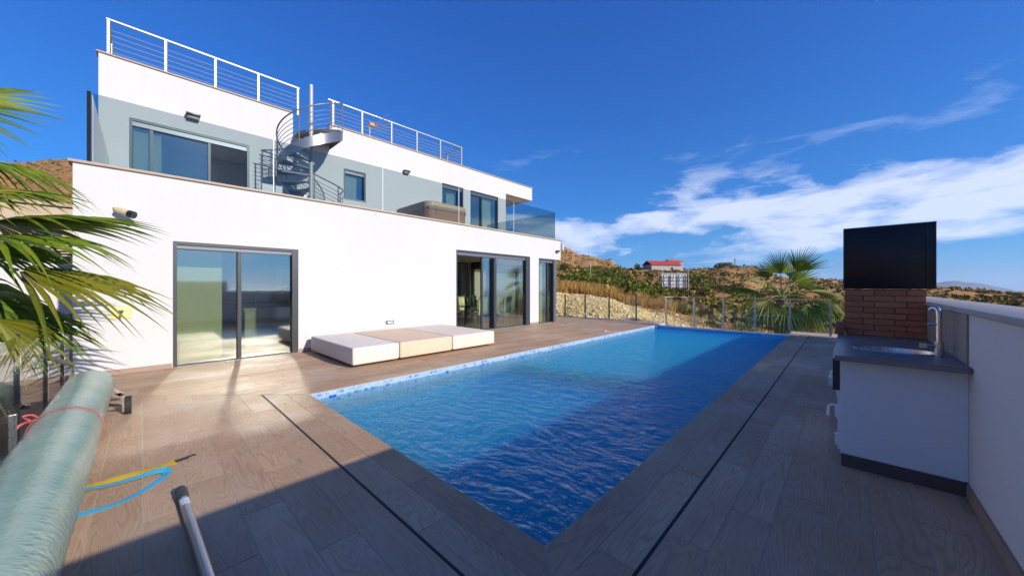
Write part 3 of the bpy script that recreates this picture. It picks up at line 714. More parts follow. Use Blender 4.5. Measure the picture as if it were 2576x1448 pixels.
# ------------------------------------------------------------------ spiral stair
SX, SY, SR = -12.3, 3.69, .9
st = empty('spiral_staircase', (SX, SY, 3.345), label='grey steel spiral staircase from the terrace up to the roof', cat='staircase')
TH0, TH1, ZB, ZT = R(78-395), R(78), 3.345, 6.50
def hz_(th): return ZB+(ZT-ZB)*(th-TH0)/(TH1-TH0)
def hp(th, r, z): return (SX+r*math.cos(th), SY+r*math.sin(th), z)
ch(st, B().tube([(SX, SY, 3.345), (SX, SY, 7.86)], .06, 14), 'pole', mat('stair_pole_grey', (.42, .42, .42), .55, .2), smooth=True)
nt = 15
for i in range(nt):
    a0 = TH0+(TH1-TH0)*i/nt; a1 = a0+(TH1-TH0)/nt+.06; z = ZB+(ZT-ZB)*(i+1)/nt
    n = 5; poly = [(SX+.05*math.cos(a0), SY+.05*math.sin(a0))]+[(SX+(SR-.012)*math.cos(a0+(a1-a0)*k/n), SY+(SR-.012)*math.sin(a0+(a1-a0)*k/n)) for k in range(n+1)]+[(SX+.05*math.cos(a1), SY+.05*math.sin(a1))]
    ch(st, B().prism(poly, z-.045, z-.005), 'tread', m_stair)
NH = 72
b = B(); vs_, fs = [], []
for i in range(NH+1):
    th = TH0+(TH1-TH0)*i/NH; z = hz_(th)
    vs_ += [hp(th, SR, z-.15), hp(th, SR+.012, z-.15), hp(th, SR+.012, z+.16), hp(th, SR, z+.16)]
for i in range(NH):
    for j in range(4): fs.append((i*4+j, i*4+(j+1) % 4, i*4+4+(j+1) % 4, i*4+4+j))
fs += [(3, 2, 1, 0), tuple(NH*4+j for j in range(4))]
ch(st, b.add(vs_, fs), 'stringer', mat('stair_band_steel', (.27, .27, .285), .36, .7), smooth=True)
ths = [TH0+(TH1-TH0)*i/NH for i in range(NH+1)]
ch(st, B().tube([hp(th, SR+.01, hz_(th)+1.05) for th in ths], .021, 8), 'handrail', m_stair, smooth=True)
for k in range(5): ch(st, B().tube([hp(th, SR+.01, hz_(th)+.32+k*.135) for th in ths], .0085, 6), 'rail', m_stair, smooth=True)
for i in range(8):
    th = TH0+.05+(TH1-TH0-.1)*i/7; ch(st, B().tube([hp(th, SR+.006, hz_(th)+.1), hp(th, SR+.01, hz_(th)+1.05)], .016, 8), 'baluster', m_stair)
ca, sa = math.cos(TH1), math.sin(TH1)
poly = [(SX+.04*ca, SY+.04*sa), (SX+SR*ca, SY+SR*sa), (UX+.002, SY+SR*sa), (UX+.002, 3.47), (SX-.5, 3.47), (SX-.3, SY-.05)]
ch(st, B().prism(poly, 6.46, 6.5), 'landing', m_stair)
ch(st, B().bar((SX+SR*ca, SY+SR*sa+.01, 6.47), (UX+.01, SY+SR*sa+.01, 6.47), .014, .3), 'landing_edge', m_stair)
# low guard left of the stair foot
gd = empty('guard_rail', (-12.9, 2.5, 3.345), label='short grey guard rail beside the foot of the spiral stair', cat='railing')
ch(gd, B().box(-12.92, -12.9, 2.45, 3.05, 3.345, 4.62), 'base_plate', m_stair)
for y in (2.5, 2.85): ch(gd, B().tube([(-12.9, y, 3.5), (-12.9, y, 5.48)], .018, 8), 'post', m_stair)
for k in range(7): ch(gd, B().tube([(-12.9, 2.44, 4.72+k*.125), (-12.9, 2.95, 4.72+k*.125)], .009 if k < 6 else .018, 6), 'rail', m_stair)

# ------------------------------------------------------------------ things on the house
def wall_lamp(name, x, y, z, label, s=1):
    e = empty(name, (x, y, z), label=label, cat='wall lamp', group='black lamps on the white walls')
    B().box(.002, .14*s, -.13*s, .13*s, -.09*s, .0).obj('body', m_grey, e, bevel=.008); B().box(.01, .19*s, -.15*s, .15*s, .004, .055*s).obj('visor', m_black, e, bevel=.006)
wall_lamp('wall_lamp', UX, .98, 6.22, 'black box lamp on the upper wall above the left sliding window')
wall_lamp('wall_lamp', UX, 7.57, 6.24, 'black box lamp on the upper wall between stair and hot tub', .9)
wall_lamp('wall_lamp', WX, 11.98, 2.95, 'small grey lamp on the right corner of the lower wall', .62)
e = empty('security_light', (WX, -.2, 2.66), label='tan and black spotlight on the lower wall near its left end', cat='spotlight')
B().tube([(.002, -.12, .1), (.08, -.1, .08), (.12, -.06, .04)], .018, 8).obj('bracket', mat('beige_plastic', (.55, .45, .25), .5), e)
m_bei = bpy.data.materials['beige_plastic']
B().tube([(.1, -.09, .06), (.2, .05, .0)], [.05, .058], 12).obj('body', m_bei, e); B().tube([(.2, .05, 0), (.24, .11, -.02)], [.062, .06], 12).obj('visor', m_black, e)
e = empty('outdoor_tap', (WX, -.24, 1.03), label='garden tap on a yellow plate low on the white wall', cat='tap')
B().box(.001, .012, -.13, .13, -.1, .1).obj('plate', mat('yellow_plate', (.7, .6, .28), .5), e); B().tube([(.012, 0, .0), (.08, 0, .0), (.1, 0, -.03), (.1, 0, -.07)], .012, 8).obj('spout', m_chrome, e); B().box(.05, .1, -.03, .03, .02, .04).obj('handle', mat('green_handle', (.02, .25, .1), .5), e)
e = empty('outdoor_socket', (WX, 4.53, .52), label='small recessed metal step light on the wall behind the daybed', cat='wall fitting')
B().box(.001, .02, -.11, .11, -.045, .045).obj('plate', m_alu2, e); B().box(.021, .026, -.07, .08, -.028, .025).obj('lens', mat('lens', (.6, .6, .55), .2), e)
# television aerial on the roof
e = empty('television_aerial', (UX-.35, 6.2, 7.26), label='orange and silver television aerial behind the roof railing', cat='aerial')
B().tube([(0, 0, -.8), (0, 0, .72)], .016, 6).obj('mast', m_rail, e)
B().box(-.05, .07, -.02, .26, .55, .7).obj('box', mat('orange_plastic', (.75, .24, .02), .5), e, bevel=.02)
for i in range(9):
    a = -.6+i*.28; B().tube([(0.02, .1, .62), (.1+.05*i % 2, .1+.62*math.sin(a*1.2+.3), .62-.42*math.cos(a*1.5)+.12)], .009, 5).obj('rod', m_rail, e)

# hot tub
ht = empty('hot_tub', (-7.6-1.0, 5.2, 3.345), label='brown hot tub with wrinkled brown cover behind the terrace glass', cat='hot tub')
m_tub = mat('brown_panels', rough=.6, build=lambda t, p: (t.links.new(mixc(t, noisetex(t, vmul(t, geoco(t), (14, 14, 1)), 2, 4), (.6, .25, .11), (.7, .34, .17)), p.inputs['Base Color']), bump(t, p, N(t, 'ShaderNodeTexWave', inp={'Scale': 6.0}).outputs['Fac'], .3, .01)))
m_cov = mat('brown_vinyl', rough=.5, build=lambda t, p: (t.links.new(mixc(t, noisetex(t, geoco(t), 4, 5), (.52, .32, .18), (.62, .42, .26)), p.inputs['Base Color']), bump(t, p, noisetex(t, geoco(t), 9, 4), .5, .03)))
def HT(bb, nm, m, **kw):
    o = bb.obj(nm, m, ht, **kw); o.matrix_parent_inverse = ht.matrix_basis.inverted(); return o
tx0, tx1, ty0, ty1 = -12.1, -9.92, 6.42, 8.15
pr_ = rrect(tx0, tx1, ty0, ty1, .28, 8)
n = len(pr_)
ht.location = ((tx0+tx1)/2, (ty0+ty1)/2, 3.345)
HT(B().prism(pr_, 3.346, 4.18), 'cabinet', m_tub, smooth=True)
vs_ = []
for i, (x, y) in enumerate(pr_): vs_.append((x+(x-(tx0+tx1)/2)*.02, y+(y-(ty0+ty1)/2)*.02, 4.08+.035*math.sin(i*2.1)+.03*math.sin(i*.9)))
for x, y in pr_: vs_.append((x+(x-(tx0+tx1)/2)*.015, y+(y-(ty0+ty1)/2)*.015, 4.28))
for x, y in pr_: vs_.append((tx0+(tx1-tx0)/2+(x-(tx0+tx1)/2)*.93, (ty0+ty1)/2+(y-(ty0+ty1)/2)*.93, 4.33))
fs = [(i, (i+1) % n, n+(i+1) % n, n+i) for i in range(n)]+[(n+i, n+(i+1) % n, 2*n+(i+1) % n, 2*n+i) for i in range(n)]+[tuple(range(2*n, 3*n))]
HT(B().add(vs_, fs), 'cover', m_cov, smooth=True)
HT(B().box(tx0+.2, tx1-.2, (ty0+ty1)/2-.01, (ty0+ty1)/2+.01, 4.332, 4.338), 'cover_fold', m_black)

# white boundary wall beyond the end of the house
e = empty('boundary_wall', (-15, 14, 0), label='white rendered boundary wall beyond the end glazing of the house', cat='wall')
ch(e, B().box(-15.3, -15.0, 12.6, 18.5, -.8, 2.3), 'wall', m_wall)

# ------------------------------------------------------------------ daybed
def b_day(c1, c2):
    def f(t, p):
        g = geoco(t); t.links.new(mixc(t, noisetex(t, g, 3.5, 5, .6), c1, c2), p.inputs['Base Color']); bump(t, p, M(t, 'ADD', noisetex(t, g, 120, 3), M(t, 'MULTIPLY', noisetex(t, g, 3, 3), 2)), .2, .004)
    return f
for (y0, y1, nm, c1, c2) in [(2.58, 3.485, 'white square outdoor daybed cushion, leftmost of three against the wall', (.68, .6, .52), (.74, .66, .58)),
                            (3.5, 4.77, 'beige peach outdoor daybed cushion, middle of three against the wall', (.66, .47, .32), (.74, .56, .41)),
                            (4.785, 6.07, 'off-white outdoor daybed cushion, rightmost of three by the open door', (.68, .57, .47), (.75, .64, .54))]:
    d = empty('daybed_cushion', (-7.5, (y0+y1)/2, 0), label=nm, cat='daybed', group='three daybed cushions along the white wall')
    m = mat('daybed_fabric', rough=.75, build=b_day(c1, c2))
    o = cushion('cushion', -8.62, -6.36, y0, y1, .045, .36, m, parent=d); o.matrix_parent_inverse = d.matrix_basis.inverted()
    pp = B()
    for (pa, pb) in (((-6.372, y0+.02), (-6.372, y1-.02)), ((-8.6, y0+.02), (-8.6, y1-.02)), ((-8.58, y0+.012), (-6.38, y0+.012)), ((-8.58, y1-.012), (-6.38, y1-.012))): pp.tube([(*pa, .352), (*pb, .352)], .006, 6)
    ch(d, pp, 'piping', m)
    o = B().box(-8.5, -6.5, y0+.08, y1-.08, .0005, .05).obj('base', m_black, d); o.matrix_parent_inverse = d.matrix_basis.inverted()
# ------------------------------------------------------------------ parapet wall on the right
pw = empty('parapet_wall', (.77, 5, 0), label='white garden parapet wall with pale stone coping along the right side', cat='wall')
m_par = mat('parapet_render', rough=.8, spec=.25, build=b_render)
ch(pw, B().box(.62, .93, 2.42, 13.9, -.4, 1.262).box(.62, .93, -5, 2.42, -.4, 1.64), 'wall', m_par)  # higher near end is unseen, added to cast the shadow edge on the deck
ch(pw, B().box(.596, .965, 2.43, 13.93, 1.263, 1.302), 'coping', m_coping2, bevel=.005)
ch(pw, B().box(.596, .965, -5, 2.40, 1.641, 1.68), 'coping', m_coping2, bevel=.005)  # coping of the added shade-casting end
for i, (a, c) in enumerate([(-2.3, -1.1), (-1.097, .1), (.103, 1.3), (1.303, 2.5), (2.503, 3.70), (3.703, 3.915)]): ch(pw, B().box(.606, .619, a, c, .002, .095), 'skirting_tile', mat('skirting_tile', (.27, .2, .15), .5) if i == 0 else bpy.data.materials['skirting_tile.001'])
m_back = mat('splash_tile', rough=.4, build=lambda t, p: t.links.new(mixc(t, noisetex(t, vmul(t, geoco(t), (1, 3, 22)), 1.5, 5, .6), (.2, .175, .155), (.34, .31, .28)), p.inputs['Base Color']))
for a, c in ((3.925, 4.60), (4.604, 4.72), (4.724, 5.55)): ch(pw, B().box(.6085, .619, a, c, .916, 1.258), 'splash_tile', m_back)

# ------------------------------------------------------------------ outdoor kitchen
ok = empty('outdoor_kitchen', (.3, 4.7, 0), label='white outdoor kitchen unit with wood-look worktop against the parapet', cat='kitchen unit')
m_end = mat('white_panel', rough=.6, build=lambda t, p: (t.links.new(mixc(t, noisetex(t, geoco(t), 2, 4), (.70, .71, .72), (.76, .77, .78)), p.inputs['Base Color']), bump(t, p, noisetex(t, geoco(t), 30, 4), .1, .003)))
m_top = mat('worktop_tile', rough=.38, build=lambda t, p: t.links.new(mixc(t, noisetex(t, vmul(t, geoco(t), (1.5, 14, 14)), 1.2, 6, .6), (.15, .13, .115), (.27, .24, .21)), p.inputs['Base Color']))
ch(ok, B().box(-.03, .6185, 3.93, 5.54, .1, .868), 'cabinet', m_end)
ch(ok, B().box(-.024, .6055, 3.922, 5.54, .002, .0985), 'plinth', mat('plinth_tile', rough=.55, build=lambda t, p: t.links.new(mixc(t, noisetex(t, vmul(t, geoco(t), (2, 2, 40)), 1.5, 5), (.05, .042, .037), (.12, .1, .085)), p.inputs['Base Color'])))
# worktop with an oval cut-out
SKX, SKY_, SRX, SRY = .31, 4.43, .235, .165
ax0, ax1, ay0, ay1 = -.062, .607, 3.80, 5.55
n = 48; b = B(); vs_ = []
def rect_pt(a):
    dx, dy = math.cos(a), math.sin(a); tt = 1e9
    for lim, d, c in ((ax1, dx, SKX), (ax0, dx, SKX), (ay1, dy, SKY_), (ay0, dy, SKY_)):
        if abs(d) > 1e-9:
            s_ = (lim-c)/d
            if s_ > 0: tt = min(tt, s_)
    return SKX+dx*tt, SKY_+dy*tt
angs = sorted(set([2*math.pi*i/n for i in range(n)]+[math.atan2(y-SKY_, x-SKX) % (2*math.pi) for x in (ax0, ax1) for y in (ay0, ay1)])); n = len(angs)
for z in (.869, .909):
    vs_ += [(*rect_pt(a), z) for a in angs]
    for a in angs:
        rr = 1/math.sqrt((math.cos(a)/SRX)**2+(math.sin(a)/SRY)**2); vs_.append((SKX+rr*math.cos(a), SKY_+rr*math.sin(a), z))
fs = []
for i in range(n):
    j = (i+1) % n
    fs += [(2*n+i, 2*n+j, 3*n+j, 3*n+i), (i, n+i, n+j, j), (i, j, 2*n+j, 2*n+i), (n+i, 3*n+i, 3*n+j, n+j)]
ch(ok, b.add(vs_, fs), 'worktop', m_top)
b = B(); vs_ = []; fs = []; n = 36
for rx, z in ((1.10, .9095), (1.08, .915), (1.0, .914), (.985, .90), (.93, .80), (.55, .76), (.08, .755)):
    for i in range(n): a = 2*math.pi*i/n; vs_.append((SKX+SRX*rx*math.cos(a), SKY_+SRY*rx*math.sin(a), z))
for k in range(6):
    for i in range(n): j = (i+1) % n; fs.append((k*n+i, k*n+j, (k+1)*n+j, (k+1)*n+i))
fs.append(tuple(6*n+i for i in range(n)))
ch(ok, b.add(vs_, fs), 'sink', m_steel, smooth=True)
fa = B().tube([(.535, 4.30, .91), (.535, 4.30, 1.02)], .026, 14).tube([(.535, 4.30, 1.02), (.535, 4.30, 1.22), (.533, 4.305, 1.265), (.525, 4.32, 1.285), (.51, 4.34, 1.285), (.50, 4.36, 1.27)], [.0165, .0165, .0165, .0165, .0165, .018], 12)
ch(ok, fa, 'tap', m_steel, smooth=True)
ch(ok, B().tube([(.53, 4.3, .985), (.47, 4.285, .985)], .012, 8).box(.43, .47, 4.27, 4.30, .968, 1.006), 'tap_valve', m_steel)
ch(ok, B().tube([(.535, 4.30, 1.155), (.475, 4.29, 1.158)], .0075, 8), 'tap_lever', m_chrome)
m_wpl = mat('white_hardware', (.75, .75, .74), .35)
for (a, c, z0, z1, hz0) in [(3.95, 4.72, .12, .56, .34), (4.73, 5.52, .12, .86, .5)]:
    d = B().box(-.045, -.0305, a, c, z0, z1).obj('cabinet_door', m_end, ok); d.matrix_parent_inverse = ok.matrix_basis.inverted()
    hd = B().tube([(-.045, a+.15, hz0+.1), (-.085, a+.15, hz0+.1), (-.105, a+.15, hz0+.08), (-.108, a+.15, hz0)], .009, 8).obj('handle', m_wpl, d)
    hd2 = B().tube([(-.045, a+.15, hz0), (-.06, a+.15, hz0)], .009, 8)
    for hz1 in (z0+.03, z0+.26):
        B().box(-.063, -.0455, a+.005, a+.04, hz1, hz1+.09).obj('hinge', m_wpl, d)
d = B().box(-.075, -.0305, 3.96, 4.72, .6, .862).obj('drawer', m_dark, ok); d.matrix_parent_inverse = ok.matrix_basis.inverted()
B().box(-.1, -.0755, 4.0, 4.1, .62, .69).obj('handle', m_wpl, d)

# ------------------------------------------------------------------ brick barbecue
bb = empty('brick_barbecue', (.32, 5.95, 0), label='red brick barbecue behind the worktop carrying a large square black hood', cat='barbecue')
def b_brick(t, p):
    g = geoco(t); tn = attr(t, 'tone')
    c = mixc(t, tn, (.42, .14, .06), (.6, .23, .1)); c = mixc(t, M(t, 'MULTIPLY', noisetex(t, g, 22, 5, .65), .55), c, (.26, .08, .04))
    t.links.new(c, p.inputs['Base Color']); bump(t, p, noisetex(t, g, 70, 5, .65), .5, .004)
m_brick = mat('red_brick', rough=.9, spec=.15, build=b_brick)
m_mort = mat('dark_mortar', rough=.95, build=lambda t, p: t.links.new(mixc(t, noisetex(t, geoco(t), 30, 4), (.16, .085, .055), (.26, .15, .1)), p.inputs['Base Color']))
ch(bb, B().box(.008, .605, 5.566, 6.42, -.2, 1.425), 'core', m_mort)
for r_ in range(8):
    z0 = .916+r_*.0635; z1 = z0+.054+random.uniform(-.001, .001)
    xk = -.0+(0 if r_ % 2 else -.088)
    while xk < .63:
        a, c = max(xk, .0), min(xk+.23, .606)
        if c-a > .03:
            o = B().box(0, c-a, 0, .07, 0, z1-z0, tone=random.random()).obj('brick', m_brick, bb); o.matrix_parent_inverse = bb.matrix_basis.inverted(); o.location = (a, 5.556+random.uniform(-.004, .002), z0)
        xk += .24
    yk = 5.632+(0 if r_ % 2 else .12)
    while yk < 6.4:
        c = min(yk+.23, 6.42)
        o = B().box(0, .07, 0, c-yk, 0, z1-z0, tone=random.random()).obj('brick', m_brick, bb); o.matrix_parent_inverse = bb.matrix_basis.inverted(); o.location = (-.001+random.uniform(-.003, .002), yk, z0); yk += .24
ch(bb, B().box(-.085, -.002, 5.5, 6.35, .912, 1.005), 'hearth_ledge', mat('ledge_brick', (.3, .1, .055), .9), bevel=.006)
hood = B().box(-.015, .672, 5.535, 6.3, 1.432, 2.118).obj('hood', m_hood, bb, bevel=.006); hood.matrix_parent_inverse = bb.matrix_basis.inverted()
for a, c, z0, z1 in ((-.013, .672, 2.106, 2.117), (-.013, .0, 1.433, 2.105), (.606, .612, 1.433, 2.105), (.658, .671, 1.433, 2.105)):
    B().box(a, c, 5.527, 5.5345, z0, z1).obj('bezel', m_black, hood)

# ------------------------------------------------------------------ glass fences
def fence(name, label, posts, y, zt, rail, m_post, panel=True, group=None):
    e = empty(name, (posts[0], y, 0), label=label, cat='fence', group=group)
    for x in posts: ch(e, B().box(x-.026, x+.026, y-.022, y+.022, .002, zt), 'post', m_post)
    for a, c in zip(posts, posts[1:]):
        if panel: ch(e, B().box(min(a, c)+.03, max(a, c)-.03, y-.005, y+.005, .06, zt-.03), 'glass_panel', m_fglass)
    if rail: ch(e, B().box(min(posts)-.026, max(posts)+.026, y-.024, y+.024, zt+.001, zt+.028), 'top_rail', m_chrome)
    return e
m_postg = mat('dark_post', (.1, .1, .105), .35, .7)
fence('glass_fence', 'glass fence with steel posts and top rail at the far end of the pool', [-5.02, -4.03, -3.08, -2.16, -1.25, -.31], 13.95, 1.06, True, m_steel)
fl = fence('glass_fence', 'glass fence with thin dark posts along the far edge of the deck', [-12.2, -11.3, -10.18, -9.02, -7.77, -6.5], 14.595, 1.10, False, m_postg)
ch(fl, B().bar((-6.44, 14.56, .58), (-5.06, 13.99, .58), .008, 1.0), 'glass_panel', m_fglass)
ch(fl, B().bar((-6.5, 14.595, 1.1), (-6.1, 14.43, 1.1), .04, .03), 'top_rail', m_chrome)
ch(fl, B().tube([(-6.53, 14.57, .35), (-6.6, 14.5, .4), (-6.6, 14.5, .62), (-6.53, 14.57, .68)], .014, 8), 'gate_handle', m_postg)
fe = fence('glass_fence', 'reflective glass fence with polished posts behind the rolled cover on the left', [-1.3, -2.65, -4.0, -5.31, -6.64, -7.86, -8.72], -.765, 1.04, False, m_chrome)

# ------------------------------------------------------------------ pool cover on its roller
RY, RZ, RR = -.42, .29, .192
cr = empty('cover_roller', (-3.5, RY, 0), label='thick roll of pale green bubble pool cover on a wheeled reel in the left foreground', cat='pool cover')
def b_cover(t, p):
    g = geoco(t)
    an = N(t, 'ShaderNodeTexVoronoi', inp={'Scale': 1.0}); t.links.new(vmul(t, g, (46, 30, 30)), an.inputs['Vector'])
    wr = noisetex(t, vmul(t, g, (28, 5, 5)), 1.0, 5, .6); big = noisetex(t, vmul(t, g, (3, 2, 2)), 1.0, 4)
    c = mixc(t, ramp(t, big, [(.3, 0), (.7, 1)]), (.22, .36, .27), (.34, .46, .345)); c = mixc(t, M(t, 'MULTIPLY', ramp(t, wr, [(.5, 0), (.7, 1)]), .22), c, (.42, .53, .44))
    t.links.new(c, p.inputs['Base Color']); bump(t, p, M(t, 'ADD', M(t, 'MULTIPLY', an.outputs['Distance'], -1.1), M(t, 'MULTIPLY', wr, .7)), .6, .004)
m_cover = mat('bubble_cover', rough=.22, spec=.6, build=b_cover)
b = B(); vs_ = []; fs = []; nx, n = 90, 56
for i in range(nx+1):
    x = -6.42+5.6*i/nx
    for j in range(n):
        a = 2*math.pi*j/n
        r_ = RR+.006*noise.noise(Vector((x*1.3, math.cos(a)*1.5, math.sin(a)*1.5)))+.0022*math.sin(x*52+math.sin(a*2)*2)*abs(noise.noise(Vector((x*3, a*.6, 1))))*2.2
        if i in (0, nx): r_ -= .008
        vs_.append((x, RY+r_*math.cos(a), RZ+r_*math.sin(a)))
for i in range(nx):
    for j in range(n): fs.append((i*n+j, (i+1)*n+j, (i+1)*n+(j+1) % n, i*n+(j+1) % n))
fs += [tuple(range(n)), tuple(nx*n+j for j in range(n))[::-1]]
ch(cr, b.add(vs_, fs), 'bubble_cover', m_cover, smooth=True)
b = B()       # loose spiral edge seen on the far end
ch(cr, B().tube([(-6.432, RY+(RR*(.3+.69*k/70))*math.cos(k*.5), RZ+(RR*(.3+.69*k/70))*math.sin(k*.5)) for k in range(71)], .006, 5), 'rolled_edge', mat('blue_edge', (.1, .2, .5), .5))
ch(cr, B().tube([(-6.7, RY, RZ), (-.7, RY, RZ)], .04, 12), 'axle', m_chrome)
for xe in (-6.62, -.74):
    ch(cr, B().bar((xe, RY, RZ), (xe, RY-.2, .12), .04).bar((xe, RY, RZ), (xe, RY+.24, .1), .04).bar((xe, RY-.24, .12), (xe, RY+.26, .1), .04), 'stand', m_chrome)
def wheel(x, y):
    w = B().tube([(x, y, .1), (x, y+.055, .1)], .1, 24).obj('wheel', m_rubber, cr); w.matrix_parent_inverse = cr.matrix_basis.inverted()
    for bb_, m_ in ((B().tube([(x, y-.02, .1), (x, y+.06, .1)], .022, 10), m_chrome),): bb_.obj('hub', m_, w)
    return w
wheel(-5.98, -.14); ch(cr, B().tube([(-6.3, -.45, .12), (-5.98, -.15, .1)], .018, 8).box(-6.02, -5.94, -.155, -.14, .04, .2), 'wheel_arm', m_chrome)
wheel(-.74, -.1)
for pa, pb in (((-6.1, -.71, .72), (-6.68, -.57, .53)), ((-4.55, -.72, .62), (-4.2, -.62, .55))):
    ch(cr, B().bar(pa, pb, .04, .03).bar((pb[0], pb[1], pb[2]+.012), (pb[0], pb[1], .02), .04, .03), 'handle_bar', m_steel)
# ribbons
def ribbon(pts, w, tw=None):
    b = B(); P = [Vector(p) for p in pts]; vs_ = []
    for i, p in enumerate(P):
        d = (P[min(i+1, len(P)-1)]-P[max(i-1, 0)]).normalized(); a = tw[i] if tw else 0
        s_ = d.cross(Vector((0, 0, 1))).normalized(); up = s_.cross(d)
        s_ = s_*math.cos(a)+up*math.sin(a); nn = d.cross(s_)
        vs_ += [p-s_*w/2, p+s_*w/2, p+s_*w/2+nn*.002, p-s_*w/2+nn*.002]
    fs = [(i*4+j, i*4+(j+1) % 4, i*4+4+(j+1) % 4, i*4+4+j) for i in range(len(P)-1) for j in range(4)]+[(3, 2, 1, 0), tuple(4*(len(P)-1)+j for j in range(4))]
    return b.add(vs_, fs)
def spl(ctrl, n=40):
    P = [Vector(c) for c in ctrl]; P = [P[0]*2-P[1]]+P+[P[-1]*2-P[-2]]; out = []
    m_ = len(P)-3
    for i in range(n+1):
        s_ = min(i/n*m_, m_-1e-6); k = int(s_); f = s_-k; a, b_, c, d = P[k:k+4]
        out.append(.5*((2*b_)+(c-a)*f+(2*a-5*b_+4*c-d)*f*f+(3*b_-a-3*c+d)*f**3))
    return out
def strap_mat(nm, c): return mat(nm, rough=.6, build=lambda t, p: (t.links.new(mixc(t, noisetex(t, geoco(t), 40, 4), c, tuple(x*.8 for x in c)), p.inputs['Base Color']), bump(t, p, N(t, 'ShaderNodeTexWave', inp={'Scale': 260.0}).outputs['Fac'], .3, .001)))
m_red = strap_mat('red_webbing', (.62, .1, .11))
e = empty('tie_strap', (-4.55, RY, RZ), label='red strap tied round the green rolled pool cover', cat='strap')
b = B(); vs_ = []; k = 48
for i in range(k):
    a = 2*math.pi*i/k; xx = .05*math.sin(a+.5)
    for dx, rr in ((-.011, RR+.008), (.011, RR+.008), (.011, RR+.012), (-.011, RR+.012)): vs_.append((xx+dx, rr*math.cos(a), rr*math.sin(a)))
fs = [(i*4+j, i*4+(j+1) % 4, ((i+1) % k)*4+(j+1) % 4, ((i+1) % k)*4+j) for i in range(k) for j in range(4)]
b.add(vs_, fs).obj('band', m_red, e)
ribbon(spl([(.0, -.15, .14), (.03, -.2, .13), (.06, -.23, .1), (.1, -.24, .03), (.13, -.22, -.03)], 20), .016, [i*.08 for i in range(21)]).obj('loose_end', m_red, e)
ribbon(spl([(.0, -.14, .15), (-.03, -.17, .17), (-.01, -.21, .17), (.02, -.17, .14)], 16), .014, [i*.1 for i in range(17)]).obj('knot', m_red, e)
yb = empty('yellow_strap', (-4.0, 0, 0), label='yellow webbing strap with dark metal hook lying on the sunlit deck', cat='strap')
ch(yb, ribbon(spl([(-3.96, -.5, .03), (-3.97, -.32, .012), (-3.965, -.16, .008), (-3.975, -.03, .010), (-4.0, .09, .008), (-4.02, .19, .006)], 40),   .085, [.12*math.sin(i*.25) for i in range(41)]), 'webbing', strap_mat('yellow_webbing', (.72, .46, .01)))
ch(yb, B().bar((-4.02, .19, .012), (-4.045, .27, .012), .03, .012).tube([(-4.045, .26, .014), (-4.06, .30, .014), (-4.045, .315, .014)], .006, 6), 'hook', m_black)
bs = empty('blue_strap', (-3.8, 0, 0), label='light blue webbing strap looped on the deck beside the yellow one', cat='strap')
ch(bs, ribbon(spl([(-3.92, -.45, .05), (-3.92, -.30, .018), (-3.885, -.12, .014), (-3.885, .03, .02), (-3.86, .115, .026), (-3.79, .13, .016), (-3.70, .07, .006), (-3.60, -.02, .006), (-3.545, -.09, .006), (-3.525, -.18, .006), (-3.53, -.30, .01), (-3.53, -.45, .03)], 80), .055,
   [(-.45*math.exp(-((i-32)/8)**2)+.1*math.sin(i*.2)) for i in range(81)]), 'webbing', strap_mat('blue_webbing', (.06, .42, .62)))
tp = empty('telescopic_pole', (-2.4, .2, 0), label='long grey aluminium telescopic pole with dark grip lying on the deck', cat='pole')
m_pole = mat('ribbed_aluminium', rough=.35, metal=.85, build=lambda t, p: (setattr(p.inputs['Base Color'], 'default_value', (.42, .44, .47, 1)), bump(t, p, noisetex(t, vmul(t, geoco(t), (.5, 120, 120)), 1, 2), .4, .003)))
ax = [(-3.38, .185), (-1.0, .265)]
def along(f): return ax[0][0]+(ax[1][0]-ax[0][0])*f, ax[0][1]+(ax[1][1]-ax[0][1])*f
def pt(f, z=.032): x, y = along(f); return (x, y, z)
ch(tp, B().tube([pt(.06), pt(1)], .026, 20), 'tube', m_pole, smooth=True)
ch(tp, B().tube([pt(0), pt(.012), pt(.014), pt(.05), pt(.052), pt(.075)], [.03, .034, .031, .033, .029, .028], 16), 'grip', mat('dark_grip', (.04, .045, .05), .5), smooth=True)
b = B(); vs_ = []; d_ = Vector((ax[1][0]-ax[0][0], ax[1][1]-ax[0][1], 0)).normalized(); s_ = d_.cross(Vector((0, 0, 1)))
for f in (.085, .125):
    for k in range(7): a = R(30+20*k); vs_.append(Vector(pt(f))+s_*math.cos(a)*.0268+Vector((0, 0, 1))*math.sin(a)*.0268)
ch(tp, b.add(vs_, [(k, k+1, 8+k, 7+k) for k in range(6)]), 'sticker', mat('white_sticker', rough=.5, build=lambda t, p: t.links.new(ramp(t, noisetex(t, geoco(t), 45, 2), [(.5, (.75, .75, .75)), (.56, (.05, .25, .6)), (.64, (.8, .8, .8))]), p.inputs['Base Color'])))

# ------------------------------------------------------------------ palms
def b_leaf(c1, c2, c3):
    def f(t, p):
        g = geoco(t); tn = attr(t, 'tone')
        c = mixc(t, tn, c1, c2); c = mixc(t, M(t, 'MULTIPLY', ramp(t, noisetex(t, g, 6, 4), [(.5, 0), (.8, 1)]), .6), c, c3)
        t.links.new(c, p.inputs['Base Color'])
        tr = N(t, 'ShaderNodeBsdfTranslucent'); t.links.new(mixc(t, 1.0, c, (1.0, 1.1, .35), 'MULTIPLY'), tr.inputs[0])
        mx = N(t, 'ShaderNodeMixShader', inp={0: .28}); o = t.nodes['Material Output']
        t.links.new(p.outputs[0], mx.inputs[1]); t.links.new(tr.outputs[0], mx.inputs[2]); t.links.new(mx.outputs[0], o.inputs[0])
    return f
m_palm = mat('palm_leaf', rough=.5, spec=.3, build=b_leaf((.045, .10, .007), (.18, .25, .016), (.32, .30, .03)))
